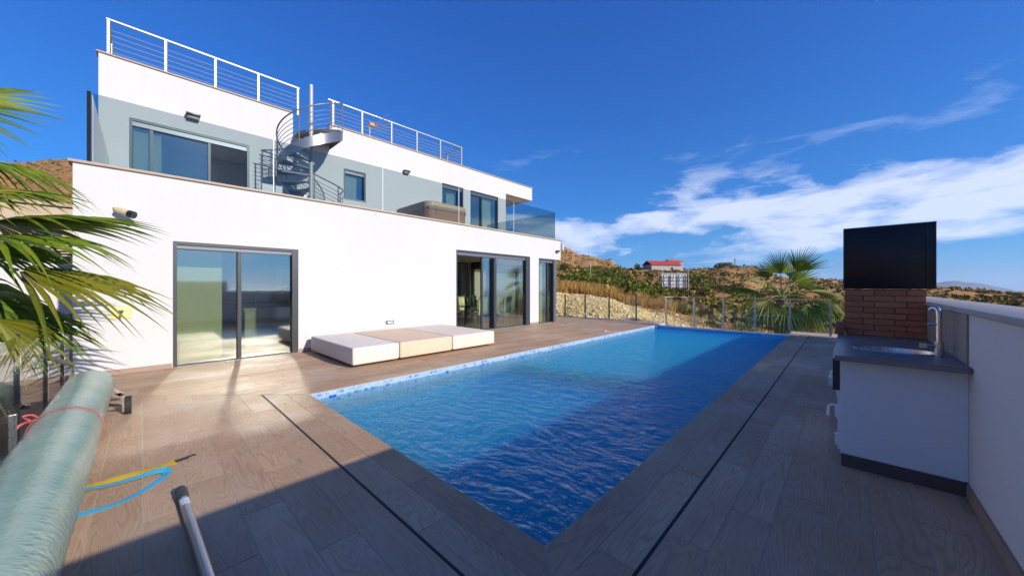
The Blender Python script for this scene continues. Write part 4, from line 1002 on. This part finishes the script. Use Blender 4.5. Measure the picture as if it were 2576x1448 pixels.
m_palm2 = mat('palm_leaf_yellowing', rough=.5, spec=.3, build=b_leaf((.09, .115, .008), (.23, .21, .012), (.36, .25, .03)))
m_pet = mat('palm_stem', rough=.5, build=lambda t, p: t.links.new(mixc(t, noisetex(t, geoco(t), 7, 3), (.13, .16, .03), (.24, .24, .07)), p.inputs['Base Color']))
m_trunk = mat('palm_trunk', rough=.95, build=lambda t, p: (t.links.new(mixc(t, noisetex(t, vmul(t, geoco(t), (6, 6, 14)), 1, 5), (.07, .045, .03), (.2, .14, .09)), p.inputs['Base Color']), bump(t, p, noisetex(t, vmul(t, geoco(t), (6, 6, 16)), 1, 5), .8, .04)))
def fan(b, hub, axis, normal, L=.9, n=36, spread=215, droop=.25, fold=.35, cup=.25, split=.5, rnd=.08, seed=0):
    rr = random.Random(seed)
    X = Vector(axis).normalized(); Z = Vector(normal); Z = (Z-X*Z.dot(X)).normalized(); Y = Z.cross(X); H = Vector(hub)
    sp = R(spread); da = sp/n/2; st_ = [.03, .22, .42, .58, .72, .84, .93, 1.0]
    for k in range(n):
        a = -sp/2+sp*(k+.5)/n; l = L*(.70+.30*math.cos(a*.62))*(1+rr.uniform(-rnd, rnd)); tone = rr.random()
        d0 = X*math.cos(a)+Y*math.sin(a); perp = -X*math.sin(a)+Y*math.cos(a)
        dr = droop*(1+rr.uniform(-.4, .5)); sw = rr.uniform(-.05, .05); vs_ = []
        for f in st_:
            r_ = f*l
            c = H+d0*r_+Z*(cup*L*(abs(math.sin(a))*f*.5)*0-cup*(1-math.cos(a))*f*L*.35)
            over = max(0, f-.45); c = c+Vector((0, 0, -1))*dr*L*(over**1.8)*2.2+perp*sw*L*over
            w = min(f, split)*l*math.tan(da)*1.02
            if f > split: w *= max(0.02, 1-((f-split)/(1-split))**1.1)
            zf = fold*w
            vs_ += [c-perp*w-Z*zf, c+Z*zf, c+perp*w-Z*zf]
        fs = []
        for i in range(len(st_)-1): fs += [(i*3, i*3+1, i*3+4, i*3+3), (i*3+1, i*3+2, i*3+5, i*3+4)]
        b.add(vs_, fs, tone=tone, mat=0)
def frond(tree, C_, hub, axis, normal, m=None, **kw):
    b = B(); C_ = Vector(C_); hub = Vector(hub); mid = (C_+hub)/2+Vector((0, 0, .12*(hub-C_).length))
    P = spl([C_, mid, hub], 8); b.tube(P, [.028-.014*i/8 for i in range(9)], 5, mat=1)
    fan(b, hub, axis, normal, **kw)
    return ch(tree, b, 'frond', [m or m_palm, m_pet])
CR = Vector((math.cos(YAW), math.sin(YAW), 0)); CF = Vector((-math.sin(YAW), math.cos(YAW), 0)); UP = Vector((0, 0, 1))
def palm_trunk(tree, base, top, r0=.2, r1=.15):
    P = [Vector(base).lerp(Vector(top), i/14) for i in range(15)]
    ch(tree, B().tube(P, [(r0+(r1-r0)*i/14)*(1.12 if i % 2 else .95) for i in range(15)], 12), 'trunk', m_trunk)
# right palm, beyond the far fence
PC = Vector((-1.84, 17.55, 1.08))
pr1 = empty('fan_palm', (PC.x, PC.y, ground_z(PC.x, PC.y)), label='bushy green fan palm behind the fence at the far end of the pool', cat='palm tree')
palm_trunk(pr1, (PC.x, PC.y, ground_z(PC.x, PC.y)-.2), PC, .24, .17)
# (right, up, toward camera) direction, petiole, leaf length, facing
hero = [(0, 1, -.05, 1.05, .95, -CF+CR*.15, 165, 0.02), (.45, 1, .25, 1.25, 1.0, CR*.9+CF*.6, 110, .05), (.80, .62, -.25, 1.1, 1.15, -CF*.8+UP*.5, 150, .12), (-.66, .42, .3, 1.1, 1.0, UP-CF*.5, 150, .3), (-1.0, .22, .1, 1.3, 1.05, UP-CF*.3, 150, .28),
        (1.0, .2, .1, 1.3, 1.15, UP-CF*.3, 160, .35), (.98, -.1, .5, 1.15, 1.1, UP-CF*.3, 160, .4), (-.95, -.15, .5, 1.15, 1.1, UP-CF*.3, 160, .4), (-.5, -.4, .9, 1.05, 1.05, UP-CF*.4, 170, .4), (.5, -.4, .9, 1.05, 1.1, UP-CF*.4, 170, .45),
        (.85, -.6, .3, 1.1, 1.0, UP-CF*.6, 170, .4), (-.85, -.6, .3, 1.05, 1.0, UP-CF*.6, 170, .4), (0, -.85, .6, .95, .95, UP-CF, 170, .3), (-.75, .15, -.6, 1.1, 1.0, UP, 170, .3), (.7, .15, -.7, 1.1, 1.0, UP, 170, .3), (-.25, .9, -.5, 1.0, .85, UP*.2-CF, 120, .1)]
for i, (r_, u_, f_, pl_, L_, nm, sp_, dr_) in enumerate(hero):
    ax_ = (CR*r_+UP*u_-CF*f_).normalized(); hub = PC+ax_*pl_*.86
    a2 = (ax_+Vector((0, 0, -.25 if u_ < .5 else 0))).normalized()
    frond(pr1, PC+Vector((0, 0, -.05)), hub, a2, nm, m=m_palm2 if i in (5, 7) else m_palm, L=L_*1.08, spread=sp_, droop=dr_, seed=i, n=24, fold=.5)
# left palm, leaning in from outside the frame
LC = Vector((-6.1, -2.15, 1.75))
pr2 = empty('fan_palm', (LC.x, LC.y, -.8), label='large fan palm leaning in from the left edge above the cover roller', cat='palm tree')
palm_trunk(pr2, (LC.x+.1, LC.y-.1, -1.0), LC, .24, .17)
left = [((-6.3, -1.05, 2.12), (-.25, 1, .15), (0, -.35, 1), 1.25, 160, .22, 0), ((-6.0, -.85, 1.62), (-.15, 1, -.18), (.25, .1, 1), 1.2, 165, .36, 1), ((-6.0, -1.4, 3.1), (0, 1, .42), (.75, -.2, .8), .88, 140, .2, 0),
        ((-6.2, -1.3, 2.72), (-.2, 1, -.0), (.2, 0, 1), .95, 170, .45, 0), ((-5.25, -.86, 1.18), (-.35, .55, -.6), (.6, .5, .5), .52, 80, .3, 1), ((-6.4, -1.2, 1.85), (-.3, 1, .0), (.3, .2, 1), .85, 150, .45, 0),
        ((-6.6, -1.2, 1.35), (-.4, 1, -.35), (.4, .2, 1), .9, 200, .5, 0), ((-6.9, -1.5, 1.5), (-.5, .9, -.2), (.6, .2, .8), .9, 200, .5, 0), ((-5.6, -1.3, 2.2), (.1, 1, .3), (.5, -.3, 1), .7, 180, .3, 1),
        ((-5.9, -1.0, 1.95), (-.2, 1, .05), (.2, -.2, 1), .95, 190, .35, 0), ((-6.5, -1.1, 1.1), (-.2, 1, -.2), (.2, .2, 1), .85, 190, .4, 0),
        ((-5.9, -1.15, 2.35), (-.3, 1, .2), (.2, -.3, 1), .8, 180, .3, 0), ((-7.0, -1.2, 1.2), (-.5, 1, -.1), (.1, .2, 1), .9, 190, .45, 0),
        ((-6.0, -2.1, 3.0), (0, .1, 1), (1, 0, 0), .95, 190, .1, 0), ((-5.2, -2.6, 2.3), (.8, -.5, .3), (0, 0, 1), .95, 200, .35, 0), ((-6.8, -3.0, 2.2), (-.5, -.8, .2), (0, 0, 1), .95, 200, .35, 0), ((-5.4, -2.0, 1.3), (.8, .3, -.4), (.2, 0, 1), .85, 200, .5, 0), ((-7.0, -2.2, 2.4), (-.9, .1, .4), (0, 0, 1), .9, 200, .35, 0)]
for i, (hb, ax_, nm, L_, sp_, dr_, yl) in enumerate(left):
    frond(pr2, LC, hb, ax_, nm, m=m_palm2 if yl else m_palm, L=L_, spread=sp_, droop=dr_, seed=100+i, n=26, split=.5, fold=.45)

# ------------------------------------------------------------------ shrubs and trees on the hillside
def b_fol(c1, c2):
    def f(t, p):
        c = mixc(t, attr(t, 'tone'), c1, c2); t.links.new(c, p.inputs['Base Color'])
    return f
m_fol = [mat('shrub_foliage', rough=.8, spec=.1, build=b_fol(a, c)) for a, c in [((.07, .085, .012), (.24, .25, .04)), ((.05, .06, .014), (.16, .16, .032)), ((.10, .09, .02), (.30, .24, .05))]]
m_bark = mat('bark', (.09, .065, .045), .9)
def leaf_mesh(seed, nl, size, m, flat=.75):
    rr = np.random.default_rng(seed); b = B(); nb = 7
    blobs = [(rr.uniform(-.55, .55), rr.uniform(-.55, .55), rr.uniform(.25, .85)*flat, rr.uniform(.3, .5)) for _ in range(nb)]
    for i in range(nl):
        bx, by, bz, br = blobs[rr.integers(nb)]
        d = rr.normal(size=3); d /= np.linalg.norm(d); r_ = br*rr.uniform(.55, 1.08)
        c = Vector((bx+d[0]*r_, by+d[1]*r_, max(.02, bz+d[2]*r_*.8)))
        u = Vector(rr.normal(size=3)).normalized(); v = u.cross(Vector(rr.normal(size=3))).normalized(); s_ = size*rr.uniform(.6, 1.4)
        b.add([c-u*s_, c+v*s_*.45, c+u*s_, c-v*s_*.45], [(0, 1, 2, 3)], tone=float(rr.random()))
    return b.mesh('foliage', m)
fol = {k: [leaf_mesh(10*k+i, 620, .085, m_fol[k]) for i in range(3)] for k in range(3)}
stem_me = B().tube([(0, 0, -.3), (.03, .02, .3), (.0, .05, .6)], [.05, .04, .02], 6).tube([(0, 0, .05), (.2, .1, .5)], [.035, .015], 5).tube([(0, 0, .05), (-.18, -.12, .5)], [.035, .015], 5).mesh('stem', m_bark)
ORD = ['first', 'second', 'third', 'fourth', 'fifth', 'sixth', 'seventh', 'eighth', 'ninth', 'tenth', 'eleventh', 'twelfth', 'thirteenth', 'fourteenth', 'fifteenth', 'sixteenth']
def at(u, depth): al = math.atan((u-1287.5)/882.5); return xy_of(al, depth/math.cos(al))
def shrub(u, depth, r_, label, k=0, cat='shrub', group=None, hs=1.0, name='shrub', dz=0):
    x, y = at(u, depth); e = empty(name, (x, y, ground_z(x, y)-.05+dz), random.uniform(0, 6.28), label=label, cat=cat, group=group)
    e.scale = (r_, r_, r_*hs)
    o = link('foliage', random.choice(fol[k]), e); o2 = link('stem', stem_me, e); return e
G1 = 'olive green bushes in the grassy band beyond the fence'; LB = 'olive green bush in the grassy band below the billboard and the ridge'
L1 = sorted([(1436, 36, 1.5), (1462, 33, 1.5), (1490, 38, 1.6), (1505, 33, 1.3), (1530, 36, 1.7), (1556, 34, 1.6), (1580, 38, 1.8), (1598, 33, 1.5), (1622, 36, 1.7), (1640, 33, 1.3), (1655, 37, 1.4), (1610, 41, 1.6), (1545, 42, 1.9), (1475, 43, 1.9)])
for i, (u, d, r_) in enumerate(L1): shrub(u, d, r_, '%s olive bush %s the grassy band, %s from the house corner' % ('big' if r_ > 1.55 else 'smaller', 'behind' if d > 37 else 'in front of', ORD[i]), 0, group=G1, hs=random.uniform(.9, 1.15))
G2 = 'dark shrubs on the slope below the ridge'; LD = 'dark green shrub scattered on the brown slope below the ridge'
L2 = sorted([(1428, 60, 1.9), (1450, 66, 1.6), (1478, 62, 1.7), (1508, 58, 2.2), (1530, 60, 2.0), (1556, 56, 2.2), (1578, 57, 1.8), (1602, 62, 1.8), (1628, 60, 1.5), (1700, 50, 1.3), (1716, 48, 1.5), (1770, 56, 1.6), (1800, 64, 1.8), (1826, 58, 1.5), (1850, 70, 1.6), (1872, 60, 1.6), (1900, 56, 1.5), (1786, 90, 1.6), (1860, 100, 1.6), (1745, 100, 1.5), (1925, 80, 1.5), (2095, 66, 1.3), (2060, 40, 1.0), (1420, 90, 2.4), (1460, 100, 2.2), (1500, 110, 2.0)])
def where(u): return 'between house and billboard' if u < 1662 else 'between billboard and palm' if u < 1960 else 'right of the palm crown'
cnt2 = {}
for u, d, r_ in L2:
    w_ = where(u); cnt2[w_] = cnt2.get(w_, -1)+1
    shrub(u, d, r_, 'dark shrub %s %s, %s from the left' % ('high on the slope' if d > 80 else 'on the brown slope', w_, ORD[cnt2[w_]]), 1, group=G2, hs=random.uniform(.75, 1.1))
shrub(1548, 74, 3.2, 'large round green tree in front of the brown mountain', 0, 'tree', name='tree', hs=1.1)
shrub(1757, 62, 2.7, 'large round olive green tree just right of the billboard', 0, 'tree', name='tree', hs=1.3)
shrub(1484, 82, 2.6, 'small bright green tree on the ridge behind the left lamp pole', 0, 'tree', name='tree')
shrub(1738, 120, 2.2, 'bare brownish shrub on the ridge right of the red-roofed house', 2, 'shrub')
shrub(1812, 146, 2.4, 'dark tree on top of the right-hand hill, the taller of two', 1, 'tree', name='tree', hs=1.25)
shrub(1829, 147, 2.1, 'low dark tree on top of the right-hand hill beside the utility pole', 1, 'tree', name='tree', hs=.8)
shrub(1603, 116, 1.3, 'dark narrow cactus-like shrub on the ridge left of the red-roofed house', 1, 'shrub', hs=2.0)
shrub(1790, 19.5, .55, 'low dark bush just beyond the far fence, left of the palm', 1); shrub(1725, 22, .8, 'green bush on the bank behind the pool fence', 0); shrub(1870, 20, .8, 'green bush left of the palm trunk behind the fence', 0)
L3 = sorted([(2370, 97, 1.5), (2400, 92, 1.6), (2440, 95, 1.5), (2475, 90, 1.7), (2510, 94, 1.5), (2550, 92, 1.6), (2590, 95, 1.5), (2420, 80, 1.3), (2490, 78, 1.4), (2560, 80, 1.3), (2380, 76, 1.2), (2455, 70, 1.1), (2530, 68, 1.2)])
for i, (u, d, r_) in enumerate(L3): shrub(u, d, r_, '%s scrub bush beyond the right parapet, %s along from the black hood' % ('distant low' if d > 88 else 'nearer low', ORD[i]), 2 if random.random() < .5 else 1, group='scrub bushes on the ridge beyond the parapet', hs=.55)
shrub(-40, 7.5, .9, 'dark bush behind the glass fence under the left palm', 1, dz=.9); shrub(60, 9, .9, 'leafy bush at the left corner of the house', 0, dz=.7)
# yellow-green tree crown behind the left palm
shrub(150, 16, 1.6, 'yellow-green feathery tree beside the upper left wall of the house', 2, 'tree', name='tree', dz=2.6)

# loose ground cover: dry grass, scrub tufts, stones
def b_grass(t, p): t.links.new(mixc(t, attr(t, 'tone'), (.32, .15, .03), (.55, .36, .12)), p.inputs['Base Color'])
m_grass = mat('dry_grass', rough=.9, spec=.1, build=b_grass)
b = B()
for i in range(7000):
    u = random.uniform(1395, 1700) if i < 5200 else random.uniform(1700, 2130); d = 21.6+max(0, 1560-u)*.011+abs(random.gauss(0, 6)) if i < 5200 else random.uniform(17, 40)
    x, y = at(u, d); z = ground_z(x, y); hgt = random.uniform(.25, .75)*(1 if u < 1700 else .6); tn = random.random()
    for k in range(3):
        a = random.uniform(0, 6.28); w = Vector((math.cos(a), math.sin(a), 0))*.02; p = Vector((x+random.gauss(0, .12), y+random.gauss(0, .12), z-.05)); tip = p+Vector((random.gauss(0, .12), random.gauss(0, .12), hgt))
        b.add([p-w, p+w, tip], [(0, 1, 2)], tone=tn)
b.obj('dry_grass', m_grass, kind='stuff', label='orange dry grass along the top of the gravel bank', cat='grass')
m_scrub = mat('scrub', rough=.9, spec=.05, build=lambda t, p: t.links.new(ramp(t, attr(t, 'tone'), [(0, (.05, .06, .012)), (.35, (.12, .12, .02)), (.65, (.22, .17, .035)), (1, (.36, .22, .07))]), p.inputs['Base Color']))
b = B()
for i in range(6200):
    u = random.uniform(1395, 2600); d = math.exp(random.uniform(math.log(24), math.log(330))); x, y = at(u, d); s0 = random.uniform(.12, .5)*(1+d/130); z = ground_z(x, y); tn = random.random()
    for k in range(7):
        c = Vector((x+random.gauss(0, s0*.6), y+random.gauss(0, s0*.6), z+random.uniform(0, s0*.8))); uu = Vector((random.gauss(0, 1), random.gauss(0, 1), random.gauss(0, 1))).normalized(); vv = uu.cross(Vector((random.gauss(0, 1), random.gauss(0, 1), .3))).normalized()
        b.add([c-uu*s0*.5, c+vv*s0*.4, c+uu*s0*.5, c-vv*s0*.4], [(0, 1, 2, 3)], tone=min(1, max(0, tn+random.gauss(0, .12))))
for i in range(1500):
    u = random.uniform(-150, 190); d = math.exp(random.uniform(math.log(14), math.log(260))); x, y = at(u, d); s0 = random.uniform(.15, .5)*(1+d/90); z = ground_z(x, y); tn = random.random()
    for k in range(6):
        c = Vector((x+random.gauss(0, s0*.6), y+random.gauss(0, s0*.6), z+random.uniform(0, s0*.8))); uu = Vector((random.gauss(0, 1), random.gauss(0, 1), random.gauss(0, 1))).normalized(); vv = uu.cross(Vector((random.gauss(0, 1), random.gauss(0, 1), .3))).normalized()
        b.add([c-uu*s0*.5, c+vv*s0*.4, c+uu*s0*.5, c-vv*s0*.4], [(0, 1, 2, 3)], tone=min(1, max(0, tn+random.gauss(0, .12))))
b.obj('scrub', m_scrub, kind='stuff', label='low dry scrub and herbs covering the hillside', cat='scrub')
m_rock = mat('pale_stone', rough=.9, build=lambda t, p: t.links.new(mixc(t, attr(t, 'tone'), (.66, .45, .19), (.92, .72, .40)), p.inputs['Base Color']))
oct_ = [(1, 0, 0), (-1, 0, 0), (0, 1, 0), (0, -1, 0), (0, 0, .7), (0, 0, -.7)]; of = [(0, 2, 4), (2, 1, 4), (1, 3, 4), (3, 0, 4), (2, 0, 5), (1, 2, 5), (3, 1, 5), (0, 3, 5)]
b = B(); k = 0
for i in range(30000):
    u = random.uniform(1395, 1960); d = random.uniform(15.0, 24); x, y = at(u, d); gm = gravel_mask(x, y)
    if random.random() > gm*.9+.04: continue
    z = ground_z(x, y); s0 = random.uniform(.02, .075)*(2.2 if random.random() < .03 else 1); a = random.uniform(0, 6.28); ca_, sa_ = math.cos(a), math.sin(a)
    b.add([(x+(px*ca_-py*sa_)*s0*random.uniform(.7, 1.3), y+(px*sa_+py*ca_)*s0*random.uniform(.7, 1.3), z+pz*s0) for px, py, pz in oct_], of, tone=random.random())
b.obj('gravel', m_rock, kind='stuff', label='pale yellow stones covering the bank beyond the fence', cat='gravel')

# ------------------------------------------------------------------ far buildings, billboard, poles
def placed(name, u, depth, rz_off, label, cat, group=None, dz=0):
    x, y = at(u, depth); return empty(name, (x, y, ground_z(x, y)+dz), YAW+rz_off, label=label, cat=cat, group=group)
m_redroof = mat('red_roof', (.4, .05, .045), .8); m_orroof = mat('orange_roof', (.45, .16, .07), .8); m_wh2 = mat('far_wall', (.4, .36, .34), .9)  # white house walls darkened: shade of the long side put into the colour
h = placed('farmhouse', 1664, 116, R(12), 'long low white house with bright red roof on the ridge', 'house', dz=.1)
B().box(-5.3, 5.3, -2.4, 2.4, -1.5, 1.7).add([(5.3, -2.4, 1.7), (5.3, 2.4, 1.7), (5.3, 0, 2.9), (5.29, -2.4, 1.7), (5.29, 2.4, 1.7), (5.29, 0, 2.9)], [(0, 1, 2), (5, 4, 3)]).obj('wall', m_wh2, h)
B().add([(-5.6, -2.8, 1.58), (5.7, -2.8, 1.58), (5.7, 0, 3.0), (-5.6, 0, 3.0), (5.7, 2.8, 1.58), (-5.6, 2.8, 1.58), (-5.6, -2.8, 1.7), (5.7, -2.8, 1.7), (5.7, 0, 3.14), (-5.6, 0, 3.14), (5.7, 2.8, 1.7), (-5.6, 2.8, 1.7)], [(0, 1, 2, 3), (3, 2, 4, 5), (6, 9, 8, 7), (9, 11, 10, 8), (0, 6, 7, 1), (5, 4, 10, 11), (1, 7, 8, 2), (2, 8, 10, 4), (0, 3, 9, 6), (3, 5, 11, 9)]).obj('roof', m_redroof, h)
B().box(1.6, 2.5, -2.45, -2.38, 0, .9).obj('window', m_dark, h)
h = placed('farmhouse', 1692, 124, R(12), 'small house with orange tiled roof rising behind the red roof', 'house', dz=.4)
B().box(-2.6, 2.6, -2, 2, -1.5, 2.9).obj('wall', m_wh2, h)
B().add([(-2.8, -2.3, 2.85), (2.8, -2.3, 2.85), (2.4, 0, 3.7), (-2.4, 0, 3.7), (2.8, 2.3, 2.85), (-2.8, 2.3, 2.85)], [(0, 1, 2, 3), (3, 2, 4, 5), (1, 4, 2), (0, 3, 5), (0, 5, 4, 1)]).obj('roof', m_orroof, h)
B().box(-.3, .3, -.3, .3, 3.3, 4.0).obj('chimney', m_wh2, h)
x, y = at(1695, 58); bbd = empty('billboard', (x, y, ground_z(x, y)), YAW+R(4), label='back of a white billboard on a grid of dark struts on the hillside', cat='billboard')
zb0 = keyz(58, 725)-ground_z(x, y); zb1 = keyz(58, 687)-ground_z(x, y)
B().box(-2.2, 2.2, .12, .18, zb0, zb1).obj('panel', mat('billboard_panel', rough=.7, build=lambda t, p: t.links.new(mixc(t, noisetex(t, objco(t), 1.2, 4), (.62, .61, .58), (.74, .73, .7)), p.inputs['Base Color'])), bbd)
for i in range(5): B().box(-2.25, 2.25, .04, .1, zb0+.1+i*(zb1-zb0-.25)/4, zb0+.15+i*(zb1-zb0-.25)/4).obj('strut', m_postg, bbd)
for i in range(9): xx = -2.05+i*.51; B().box(xx-.022, xx+.022, .0, .039, zb0, zb1-.05).obj('strut', m_postg, bbd)
for xx in (-1.85, -.6, .65, 1.9):
    B().box(xx-.05, xx+.05, -.1, -.0, -.4, zb1-.3).obj('post', m_postg, bbd)
    B().bar((xx, -.08, zb0+.9), (xx+.55, -.05, zb1-.5), .05).bar((xx, -.08, zb0+.1), (xx+.5, -.05, zb0+.7), .05).obj('brace', m_postg, bbd)
m_pp = mat('pale_pole', (.5, .48, .44), .6)
for u, d, v1, lb in [(1485, 50, 655, 'thin pale lamp pole standing in the bushes right of the house'), (1731, 50, 668, 'thin pale lamp pole right beside the billboard'), (1909, 48, 678, 'thin pale lamp pole on the slope left of the palm')]:
    x, y = at(u, d); z0 = ground_z(x, y); e = empty('lamp_pole', (x, y, z0), label=lb, cat='pole', group='thin poles on the hillside')
    hgt = keyz(d, v1)-z0; B().tube([(0, 0, -.3), (0, 0, hgt)], [.06, .035], 8).obj('mast', m_pp, e); B().box(-.06, .06, -.06, .06, hgt, hgt+.1).obj('head', m_pp, e)
x, y = at(1848, 148); e = empty('utility_pole', (x, y, ground_z(x, y)), YAW, label='wooden utility pole on top of the right-hand hill', cat='pole')
B().tube([(0, 0, -.3), (0, 0, 3.4)], .13, 6).obj('mast', m_bark, e); B().box(-.6, .6, -.06, .06, 2.7, 2.85).obj('crossarm', m_bark, e)
# neighbour's wall and fence seen past the left corner of the house
nw = empty('garden_wall', (-20.8, -5, 0), label='white garden wall past the left corner of the house', cat='wall')
ch(nw, B().box(-21, -20.7, -10, -1.1, -1.5, 2.30), 'wall', m_wall)
mf = empty('mesh_fence', (-20.9, -3, 2.3), label='dark slatted metal fence on top of the white garden wall', cat='fence')
for i in range(9): ch(mf, B().box(-20.87, -20.84, -8.5, -1.15, 2.33+i*.1, 2.385+i*.1), 'slat', m_alu)
for i in range(6): ch(mf, B().box(-20.9, -20.83, -8.5+i*1.46, -8.44+i*1.46, 2.301, 3.25), 'post', m_alu)
sh = empty('stone_house', (-36, -4.2, 3), label='small pale stone outbuilding on the slope left of the house', cat='building')
m_sth = mat('pale_masonry', rough=.9, build=lambda t, p: t.links.new(mixc(t, noisetex(t, geoco(t), 1.5, 5), (.38, .28, .18), (.58, .47, .34)), p.inputs['Base Color']))
ch(sh, B().box(-39, -35, -5.6, -2.0, 1, 6.4), 'wall', m_sth); ch(sh, B().box(-39.2, -34.8, -5.8, -1.9, 6.401, 6.6), 'roof', m_sth); ch(sh, B().box(-34.999, -34.95, -4.4, -3.4, 4.0, 5.4), 'window', m_dark)
bpy.context.view_layer.update()
